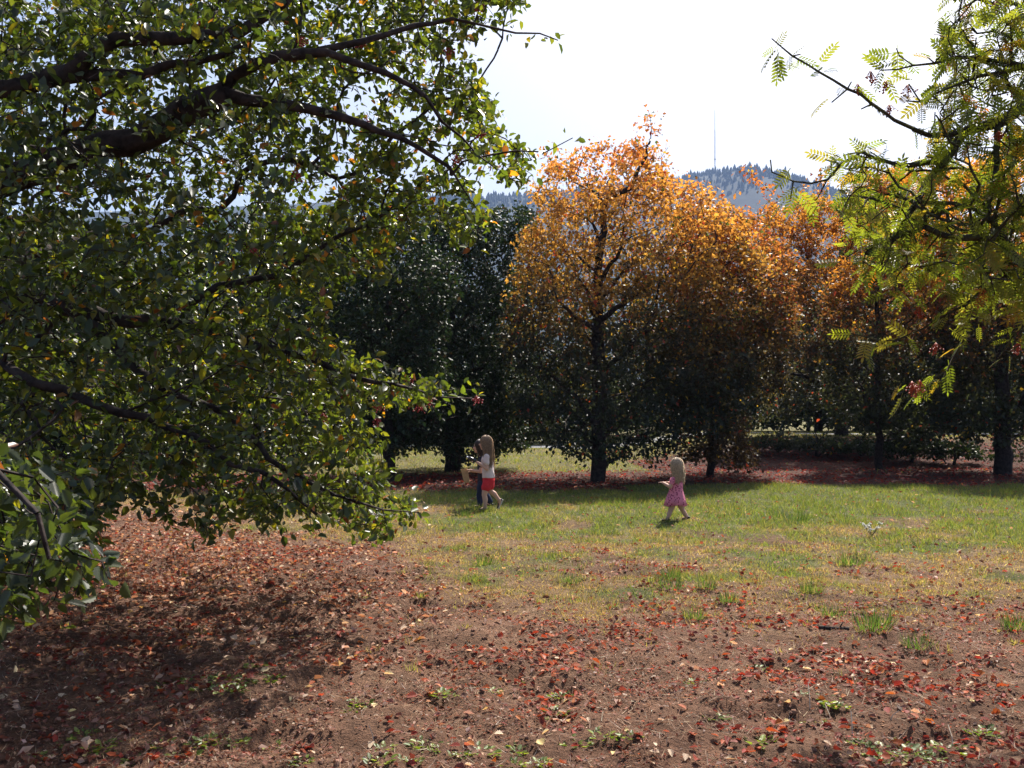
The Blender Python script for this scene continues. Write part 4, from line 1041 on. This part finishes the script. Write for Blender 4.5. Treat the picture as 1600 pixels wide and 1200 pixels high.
def cap_(bm, a, ra, b, rb, seg=12):
    """closed tapered capsule"""
    a = Vector(a); b = Vector(b); d = b-a; l = max(d.length, 1e-5)
    q = d.to_track_quat('Z', 'Y').to_matrix().to_4x4(); m = Matrix.Translation(a) @ q
    prof = [(-ra*math.cos(t), ra*math.sin(t)) for t in (.35, .8, 1.2)]+[(0, ra), (l*.5, (ra+rb)/2), (l, rb)]+[(l+rb*math.cos(t), rb*math.sin(t)) for t in (1.2, .8, .35)]
    rings = []
    for z, r in prof: rings.append([bm.verts.new(m @ Vector((r*math.cos(j*2*math.pi/seg), r*math.sin(j*2*math.pi/seg), z))) for j in range(seg)])
    for A, B in zip(rings, rings[1:]):
        for j in range(seg): bm.faces.new((A[j], A[(j+1) % seg], B[(j+1) % seg], B[j]))
    bm.faces.new(rings[0][::-1]); bm.faces.new(rings[-1])
def ell(bm, c, r, rot=(0, 0, 0)):
    m = Matrix.Translation(c) @ Euler(rot).to_matrix().to_4x4() @ Matrix.Diagonal((*r, 1))
    bmesh.ops.create_uvsphere(bm, u_segments=18, v_segments=12, radius=1, matrix=m)
def chain(bm, pts, rs):
    for a, b, ra, rb in zip(pts, pts[1:], rs, rs[1:]): cap_(bm, a, ra, b, rb)
def loft_closed(bm, rings, seg=20):
    """rings: (centre, rx, ry) -> closed tube"""
    R = []
    for c, rx, ry in rings: R.append([bm.verts.new(Vector(c)+Vector((rx*math.cos(j*2*math.pi/seg), ry*math.sin(j*2*math.pi/seg), 0))) for j in range(seg)])
    for A, B in zip(R, R[1:]):
        for j in range(seg): bm.faces.new((A[j], A[(j+1) % seg], B[(j+1) % seg], B[j]))
    bm.faces.new(R[0][::-1]); bm.faces.new(R[-1])
def remesh(name, bm, mat, parent, vox=.007, it=3, fold=0.0):
    bmesh.ops.recalc_face_normals(bm, faces=bm.faces[:])
    me = bpy.data.meshes.new(name); bm.to_mesh(me); bm.free(); o = bpy.data.objects.new(name, me); COL.objects.link(o)
    md = o.modifiers.new('r', 'REMESH'); md.mode = 'VOXEL'; md.voxel_size = vox
    sm = o.modifiers.new('s', 'SMOOTH'); sm.iterations = it; sm.factor = .5
    dg = bpy.context.evaluated_depsgraph_get(); dg.update()
    m2 = bpy.data.meshes.new_from_object(o.evaluated_get(dg)); bpy.data.objects.remove(o)
    if fold:
        n_ = len(m2.vertices); co = np.zeros(n_*3, np.float32); no = np.zeros(n_*3, np.float32); m2.vertices.foreach_get('co', co); m2.vertices.foreach_get('normal', no); co = co.reshape(-1, 3); no = no.reshape(-1, 3)
        a_ = np.arctan2(co[:, 1], co[:, 0]); w_ = np.sin(a_*5+co[:, 2]*34+3*fbm(a_*2, co[:, 2]*9, 1.0, 33))*.6+(fbm(a_*3, co[:, 2]*14, 1.0, 34)-.5)*1.6
        m2.vertices.foreach_set('co', (co+no*(w_*fold)[:, None]).ravel())
    m2.name = name; m2.polygons.foreach_set('use_smooth', [True]*len(m2.polygons)); m2.materials.clear(); m2.materials.append(mat)
    return link(name, m2, None, parent)
def hand(bm, wrist, direc, up, s=1.0, curl=.5):
    """palm, four unequal bent fingers and a thumb"""
    w = Vector(wrist); d = Vector(direc).normalized(); u = (Vector(up)-d*d.dot(Vector(up))).normalized(); sd = d.cross(u)
    for k in (-1, 0, 1): cap_(bm, w+sd*.012*k*s, .011*s, w+d*.055*s+sd*.018*k*s, .010*s, 8)
    for k, l in enumerate((.046, .054, .050, .038)):
        b = w+d*.058*s+sd*(.026-.0175*k)*s; m = b+d*l*.5*s-u*curl*.014*s; t = m+d*l*.5*s*(1-curl*.6)-u*curl*.032*s
        cap_(bm, b, .0078*s, m, .0072*s, 7); cap_(bm, m, .0072*s, t, .006*s, 7)
    b = w+d*.018*s+sd*.026*s; m = b+d*.022*s+sd*.022*s-u*.006*s; t = m+d*.026*s+sd*.004*s-u*.012*s
    cap_(bm, b, .0095*s, m, .0085*s, 7); cap_(bm, m, .0085*s, t, .007*s, 7)
def head(bm, c, s, f, neck):
    """skull, jaw, nose, ears, brow and chin looking along f (unit, horizontal)"""
    c = Vector(c); f = Vector(f).normalized(); yaw = math.atan2(f.y, f.x); sd = Vector((-f.y, f.x, 0)); Z = Vector((0, 0, 1))
    ell(bm, c+Z*.018*s-f*.008*s, (.092*s, .074*s, .090*s), (0, 0, yaw))
    ell(bm, c-Z*.035*s+f*.022*s, (.062*s, .058*s, .066*s), (0, 0, yaw))
    ell(bm, c-Z*.082*s+f*.052*s, (.022*s, .026*s, .018*s), (0, 0, yaw))
    cap_(bm, c+Z*.012*s+f*.078*s, .010*s, c-Z*.022*s+f*.098*s, .0125*s, 8)
    for k in (-1, 1):
        ell(bm, c-Z*.02*s+f*.058*s+sd*.034*s*k, (.02*s, .018*s, .02*s))
        ell(bm, c-Z*.008*s-f*.004*s+sd*.074*s*k, (.018*s, .007*s, .026*s), (0, 0, yaw))
    cap_(bm, c-Z*.06*s-f*.012*s, .042*s, neck, .045*s)
def face(parent, c, s, f):
    c = Vector(c); f = Vector(f).normalized(); sd = Vector((-f.y, f.x, 0)); Z = Vector((0, 0, 1))
    for k in (-1, 1):
        bm = bmesh.new(); bmesh.ops.create_icosphere(bm, subdivisions=2, radius=.0105*s, matrix=Matrix.Translation(c+Z*.006*s+f*.073*s+sd*.030*s*k)); bm_obj('eye', bm, M_eye, parent, True)
    bm = bmesh.new(); cap_(bm, c-Z*.048*s+f*.079*s-sd*.018*s, .006*s, c-Z*.048*s+f*.079*s+sd*.018*s, .006*s, 8); bm_obj('lips', bm, M_lip, parent, True)
def hair_strands(name, parent, mat, c, s, f, length, back, n=420, seed=1, spread=.10, th=.0042, fall=None):
    """long straight hair: strands from the parting over the skull and down the back, face left clear"""
    R = np.random.default_rng(seed); c = np.array(c); f = np.array(f, float); f = f/np.linalg.norm(f); sd = np.array([-f[1], f[0], 0]); Z = np.array([0, 0, 1.])
    V = []; F = []; o = 0
    for i in range(n):
        a = R.uniform(-math.pi*.76, math.pi*.76)             # angle from straight back
        lay = R.uniform(1.03, 1.15)
        pts = []
        out = -f*math.cos(a)+sd*math.sin(a)
        for t in np.linspace(.06, 1, 5):                     # over the skull
            ph = t*math.pi*.5
            pts.append(c+Z*.022*s-f*.008*s+lay*(Z*.092*s*math.cos(ph)+(out*np.array([1, 1, 1]))*math.sin(ph)*(.094*s if abs(a) < 1 else .080*s)))
        L_ = length*R.uniform(.8, 1.05)
        side = abs(a)/(math.pi*.76)
        e = c-Z*L_+f*back+sd*math.sin(a)*spread*s*R.uniform(.5, 1.1)-f*R.uniform(-.02, .045)
        if side > .75: e = e+f*.045*s
        p0 = pts[-1]
        for t in np.linspace(.2, 1, 6):
            q = p0*(1-t)+e*t; bul = math.sin(t*math.pi)*.018
            pts.append(np.array([q[0], q[1], p0[2]*(1-t)+e[2]*t])-f*bul+R.normal(0, .004+.006*t, 3)*(1 if R.random() < .85 else 2.2))
        P = np.array(pts); k = len(P); D = nrm(np.gradient(P, axis=0)); U = nrm(np.cross(D, sd+.01)); W = np.cross(D, U)
        rr = th*s*np.concatenate([np.full(k-2, 1.), [.8, .3]])*R.uniform(.7, 1.4)
        ring = np.stack([P+(U*math.cos(x)+W*1.6*math.sin(x))*rr[:, None] for x in (0, 2.09, 4.19)], 1)
        V.append(ring.reshape(-1, 3))
        for j in range(k-1):
            for x in range(3): F.append((o+j*3+x, o+j*3+(x+1) % 3, o+j*3+3+(x+1) % 3, o+j*3+3+x))
        o += 3*k
    return link(name, mesh_np(name, np.concatenate(V), np.array(F), np.full(len(F), 4), None, True), mat, parent)
def shoe(name, parent, heel, toe, w, mat, sole=None, up=(0, 0, 1)):
    h = Vector(heel); t = Vector(toe); d = (t-h).normalized(); u = Vector(up); u = (u-d*d.dot(u)).normalized(); sd = d.cross(u)
    bm = bmesh.new(); cap_(bm, h+u*w*.55, w*.62, h+d*(t-h).length*.55+u*w*.5, w*.62); cap_(bm, h+d*(t-h).length*.5+u*w*.45, w*.62, t-d*w*.6+u*w*.35, w*.5)
    o = remesh(name, bm, mat, parent, .006, 2)
    if sole:
        bm = bmesh.new(); L_ = (t-h).length
        for k in (-.25, .25): cap_(bm, h+sd*k*w*.9-u*.006, w*.36, t-d*w*.4+sd*k*w*.9-u*.006, w*.34)
        bmesh.ops.scale(bm, vec=(1, 1, 1), verts=bm.verts[:])
        remesh('sole', bm, sole, o, .006, 1)
    return o
def skirt(name, parent, mat, rings, seg=56, fold=.0, nf=9, thick=.004, ph=0.0):
    bm = bmesh.new(); R = []
    for (c, rx, ry, k) in rings:
        R.append([bm.verts.new(Vector(c)+Vector((math.cos(a)*rx*(1+fold*k*math.sin(nf*a+ph+k)), math.sin(a)*ry*(1+fold*k*math.sin(nf*a+ph+k)), .012*k*math.sin(3*a)))) for a in [j*2*math.pi/seg for j in range(seg)]])
    for A, B in zip(R, R[1:]):
        for j in range(seg): bm.faces.new((A[j], A[(j+1) % seg], B[(j+1) % seg], B[j]))
    o = bm_obj(name, bm, mat, parent, True); md = o.modifiers.new('t', 'SOLIDIFY'); md.thickness = thick
    return o

def girl_red_shorts():
    x, y, z = gnd(760, 797); g = empty('person', (x, y, z))
    tag(g, 'girl with long light brown hair, white top and red shorts, walking left', 'person')
    f = Vector((-.96, .28, 0)); hc = (-.02, 0, 1.125)
    bm = bmesh.new(); head(bm, hc, 1.08, f, (.01, 0, .95))
    loft_closed(bm, [((.035, 0, .46), .085, .105), ((.04, 0, .54), .095, .118), ((.03, 0, .64), .078, .10), ((.02, 0, .75), .083, .108), ((.015, 0, .86), .085, .118), ((.01, 0, .92), .065, .105), ((.008, 0, .95), .045, .06)])
    # arms: near one bent, holding the black bottle out; far one forward
    sh = Vector((.005, -.125, .895)); el = Vector((.015, -.165, .705)); wr = Vector((-.155, -.12, .815))
    chain(bm, [sh, (sh+el)/2, el], [.043, .036, .031]); chain(bm, [el, el*.6+wr*.4, wr], [.031, .029, .021]); hand(bm, wr, (-.85, .1, .45), (.45, 0, .85), .95, .8)
    sh2 = Vector((.0, .125, .895)); el2 = Vector((-.02, .17, .71)); wr2 = Vector((-.15, .10, .80))
    chain(bm, [sh2, (sh2+el2)/2, el2], [.043, .036, .031]); chain(bm, [el2, (el2+wr2)/2, wr2], [.031, .028, .021]); hand(bm, wr2, (-.85, -.1, .4), (.4, 0, .9), .95, .8)
    # legs
    h1_ = Vector((.02, -.055, .47)); k1 = Vector((-.035, -.06, .265)); a1 = Vector((-.02, -.06, .05))
    chain(bm, [h1_, (h1_+k1)/2, k1], [.075, .064, .046]); chain(bm, [k1, k1*.65+a1*.35+Vector((.012, 0, 0)), a1], [.044, .046, .029])
    chain(bm, [a1-Vector((-.02, 0, .018)), (-.07, -.06, .024), (-.125, -.065, .014)], [.03, .026, .016])
    h2 = Vector((.05, .055, .47)); k2 = Vector((.065, .06, .315)); a2 = Vector((.215, .06, .165))
    chain(bm, [h2, (h2+k2)/2, k2], [.075, .064, .046]); chain(bm, [k2, k2*.65+a2*.35+Vector((.01, 0, .01)), a2], [.044, .046, .029])
    chain(bm, [a2+Vector((.018, 0, 0)), (.225, .06, .10), (.20, .06, .05)], [.029, .026, .017])
    body = remesh('body', bm, M_skin, g, .0085, 2)
    face(g, hc, 1.08, f)
    bm = bmesh.new()
    loft_closed(bm, [((.035, 0, .545), .108, .132), ((.035, 0, .58), .108, .13), ((.03, 0, .66), .10, .122), ((.02, 0, .76), .10, .124), ((.013, 0, .86), .098, .132), ((.01, 0, .915), .076, .118), ((.008, 0, .938), .05, .07)])
    for a, b in ((sh, el), (sh2, el2)): chain(bm, [a+Vector((0, 0, .008)), a*.55+b*.45], [.055, .054])
    remesh('white_top', bm, M_white, g, .010, 3, .006)
    bm = bmesh.new(); loft_closed(bm, [((.04, 0, .43), .085, .11), ((.04, 0, .50), .106, .128), ((.036, 0, .56), .103, .127)])
    chain(bm, [h1_+Vector((0, 0, -.01)), h1_*.62+k1*.38], [.086, .084]); chain(bm, [h2+Vector((0, 0, -.01)), h2*.6+k2*.4], [.086, .084])
    remesh('red_shorts', bm, M_red, g, .008, 3, .005)
    hair_strands('hair', g, M_hair1, hc, 1.12, f, .40, -.085, 460, 3, .11, .0045)
    shoe('sandal', g, (.03, -.06, .004), (-.14, -.065, .004), .036, M_shoe)
    shoe('sandal', g, (.268, .06, .165), (.195, .06, .012), .036, M_shoe, M_sole, (-.9, 0, .3))
    # dark bottle in the near hand
    B = empty('black_bottle', (x-.245, y-.11, z+.868)); B.rotation_euler = (0, math.radians(-68), math.radians(-8))
    tag(B, 'small shiny black bottle held out by the girl in red shorts', 'bottle')
    bm = bmesh.new(); loft_closed(bm, [((0, 0, -.085), .026, .026), ((0, 0, -.08), .032, .032), ((0, 0, .03), .033, .033), ((0, 0, .055), .026, .026), ((0, 0, .065), .016, .016)], 18); bm_obj('bottle_body', bm, M_black, B, True)
    bm = bmesh.new(); loft_closed(bm, [((0, 0, .064), .019, .019), ((0, 0, .09), .018, .018), ((0, 0, .094), .012, .012)], 16); bm_obj('cap', bm, plain_mat('grey_cap', (.55, .55, .58), .3, .5, .05, 20), B, True)
    return x, y, z
gx, gy, gz = girl_red_shorts()

def hidden_child():
    x, y = gx-.085, gy+.42; z = h1(x, y); g = empty('person', (x, y, z))
    tag(g, 'child in navy trousers mostly hidden behind the girl in red shorts', 'person')
    f = Vector((-.98, .15, 0)); hc = (-.055, 0, 1.05)
    bm = bmesh.new(); head(bm, hc, 1.05, f, (0, 0, .88))
    loft_closed(bm, [((.02, 0, .42), .085, .105), ((.02, 0, .5), .09, .115), ((.015, 0, .62), .08, .10), ((.01, 0, .78), .085, .12), ((0, 0, .86), .06, .10), ((0, 0, .89), .045, .06)])
    A = []
    for s_, wr, el in ((-1, Vector((-.20, -.09, .655)), Vector((-.02, -.16, .63))), (1, Vector((-.17, .10, .62)), Vector((.0, .16, .62)))):
        sh = Vector((0, .12*s_, .83)); chain(bm, [sh, (sh+el)/2, el], [.042, .036, .031]); chain(bm, [el, (el+wr)/2, wr], [.031, .028, .021]); hand(bm, wr, (-.95, 0, .05), (0, 0, 1), .95, 1.0); A.append((sh, el))
    h1_ = Vector((.0, -.055, .42)); k1 = Vector((-.04, -.055, .24)); a1 = Vector((-.035, -.055, .05))
    h2 = Vector((.03, .055, .42)); k2 = Vector((.06, .055, .23)); a2 = Vector((.14, .055, .07))
    for h_, k_, a_ in ((h1_, k1, a1), (h2, k2, a2)):
        chain(bm, [h_, k_], [.07, .046]); chain(bm, [k_, a_], [.044, .03]); chain(bm, [a_-Vector((0, 0, .015)), a_+Vector((-.10, 0, -.03))], [.03, .018])
    remesh('body', bm, M_skin, g, .0095, 2); face(g, hc, 1.05, f)
    bm = bmesh.new(); loft_closed(bm, [((.02, 0, .44), .105, .128), ((.02, 0, .55), .10, .124), ((.012, 0, .75), .10, .132), ((0, 0, .86), .072, .11), ((0, 0, .885), .05, .066)])
    for a, b in A: chain(bm, [a, a*.5+b*.5], [.054, .05])
    remesh('dark_top', bm, M_darktop, g, .014, 2)
    bm = bmesh.new(); loft_closed(bm, [((.02, 0, .36), .085, .11), ((.02, 0, .42), .10, .122), ((.02, 0, .47), .10, .122)])
    for h_, k_, a_ in ((h1_, k1, a1), (h2, k2, a2)): chain(bm, [h_, k_, a_+Vector((0, 0, .02))], [.08, .058, .048])
    remesh('navy_trousers', bm, M_navy, g, .012, 2, .006)
    hair_strands('hair', g, M_hair3, hc, 1.08, f, .16, -.06, 260, 5, .10, .005)
    for h_, k_, a_ in ((h1_, k1, a1), (h2, k2, a2)): shoe('shoe', g, a_+Vector((.035, 0, -.046)), a_+Vector((-.13, 0, -.046)), .04, M_shoe)
    # paper bag in the near hand
    b = empty('paper_bag', (x-.305, y-.09, z+.655)); b.rotation_euler = (math.radians(4), math.radians(-14), .25)
    tag(b, 'brown paper bag held out beside the girl in red shorts', 'paper bag')
    bm = bmesh.new(); R = random.Random(4); rings = []
    for k, (zz, sx, sy) in enumerate([(-.225, .040, .032), (-.22, .048, .038), (-.15, .052, .040), (-.07, .056, .034), (0, .058, .022), (.02, .062, .026)]):
        rr = []
        for j in range(16):
            a = j*2*math.pi/16; sq = 1/max(abs(math.cos(a)), abs(math.sin(a)))*.5+.5
            rr.append(bm.verts.new((sx*math.cos(a)*sq+R.gauss(0, .0022), sy*math.sin(a)*sq+R.gauss(0, .0022), zz+R.gauss(0, .0018)+(.006*(j % 2) if k == 5 else 0))))
        rings.append(rr)
    for A_, B_ in zip(rings, rings[1:]):
        for j in range(16): bm.faces.new((A_[j], A_[(j+1) % 16], B_[(j+1) % 16], B_[j]))
    bm.faces.new(rings[0][::-1])
    o = bm_obj('bag', bm, M_paper, b); md = o.modifiers.new('t', 'SOLIDIFY'); md.thickness = .0015
hidden_child()

def toddler():
    x, y, z = gnd(1056, 814); g = empty('person', (x, y, z))
    tag(g, 'small blonde child in a pink patterned dress, walking left with hands out', 'person')
    f = Vector((-.80, .60, 0)); sd = Vector((-.6, -.8, 0)); hc = Vector((.0, 0, .825))
    def q(a, b, zz): return f*a+sd*b+Vector((0, 0, zz))
    bm = bmesh.new(); head(bm, hc, .98, f, (.0, 0, .68))
    loft_closed(bm, [((.01, 0, .28), .085, .085), ((.01, 0, .36), .09, .09), ((.01, 0, .46), .078, .08), ((.01, 0, .56), .08, .085), ((0, 0, .64), .07, .08), ((0, 0, .68), .04, .045)])
    arms = []
    for s_, elb, wr in ((1, q(.03, .125, .52), q(.17, .085, .575)), (-1, q(.03, -.125, .52), q(.17, -.07, .57))):
        sh = q(-.005, .09*s_, .625); chain(bm, [sh, (sh+elb)/2, elb], [.036, .031, .027]); chain(bm, [elb, (elb+wr)/2, wr], [.027, .026, .019]); hand(bm, wr, f*.9+Vector((0, 0, .12)), (0, 0, 1), .78, .5); arms.append((sh, elb))
    L1 = [Vector((-.045, -.03, .30)), Vector((-.085, -.04, .165)), Vector((-.135, -.05, .04))]
    L2 = [Vector((.05, .02, .30)), Vector((.105, .03, .165)), Vector((.175, .03, .055))]
    for L_ in (L1, L2):
        chain(bm, [L_[0], (L_[0]+L_[1])/2, L_[1]], [.058, .05, .038]); chain(bm, [L_[1], L_[1]*.6+L_[2]*.4, L_[2]], [.036, .037, .026]); chain(bm, [L_[2]-Vector((0, 0, .014)), L_[2]+f*.075-Vector((0, 0, .022))], [.024, .016])
    remesh('body', bm, M_skin, g, .008, 2); face(g, hc, .98, f)
    skirt('pink_dress', g, M_pink, [((0, 0, .655), .070, .078, 0), ((.0, 0, .61), .094, .10, 0), ((.005, 0, .54), .096, .10, 0), ((.005, 0, .47), .098, .10, .1), ((.0, 0, .41), .115, .115, .4), ((-.005, 0, .33), .140, .132, .8), ((-.008, 0, .235), .165, .152, 1.0)], 64, .07, 8, .004, .6)
    bm = bmesh.new()
    for a, b in arms: chain(bm, [a+Vector((0, 0, .006)), a*.6+b*.4], [.044, .042])
    hair_strands('hair', g, M_hair2, hc, 1.04, f, .265, -.045, 420, 7, .095, .0045)
    remesh('sleeves', bm, M_pink, g, .007, 2)
    shoe('sandal', g, L1[2]-f*.03-Vector((0, 0, .036)), L1[2]+f*.10-Vector((0, 0, .036)), .032, M_shoe)
    shoe('sandal', g, L2[2]-f*.035-Vector((0, 0, .02)), L2[2]+f*.085-Vector((0, 0, .052)), .032, M_shoe)
toddler()

# ------------------------------------------------------------------ haze
def build_haze():
    bm = bmesh.new(); bmesh.ops.create_cube(bm, size=1, matrix=Matrix.Translation((0, 1250, 448)) @ Matrix.Diagonal((9000, 11500, 904, 1)))
    m, nt, out = new_mat('haze'); v = nt.nodes.new('ShaderNodeVolumePrincipled')
    v.inputs['Color'].default_value = (.40, .58, 1.0, 1); v.inputs['Density'].default_value = .00016; v.inputs['Anisotropy'].default_value = .0
    nt.links.new(v.outputs[0], out.inputs['Volume'])
    o = bm_obj('haze', bm, m); tag(o, 'pale blue haze veiling the distant hill', 'haze', kind='stuff')
build_haze()
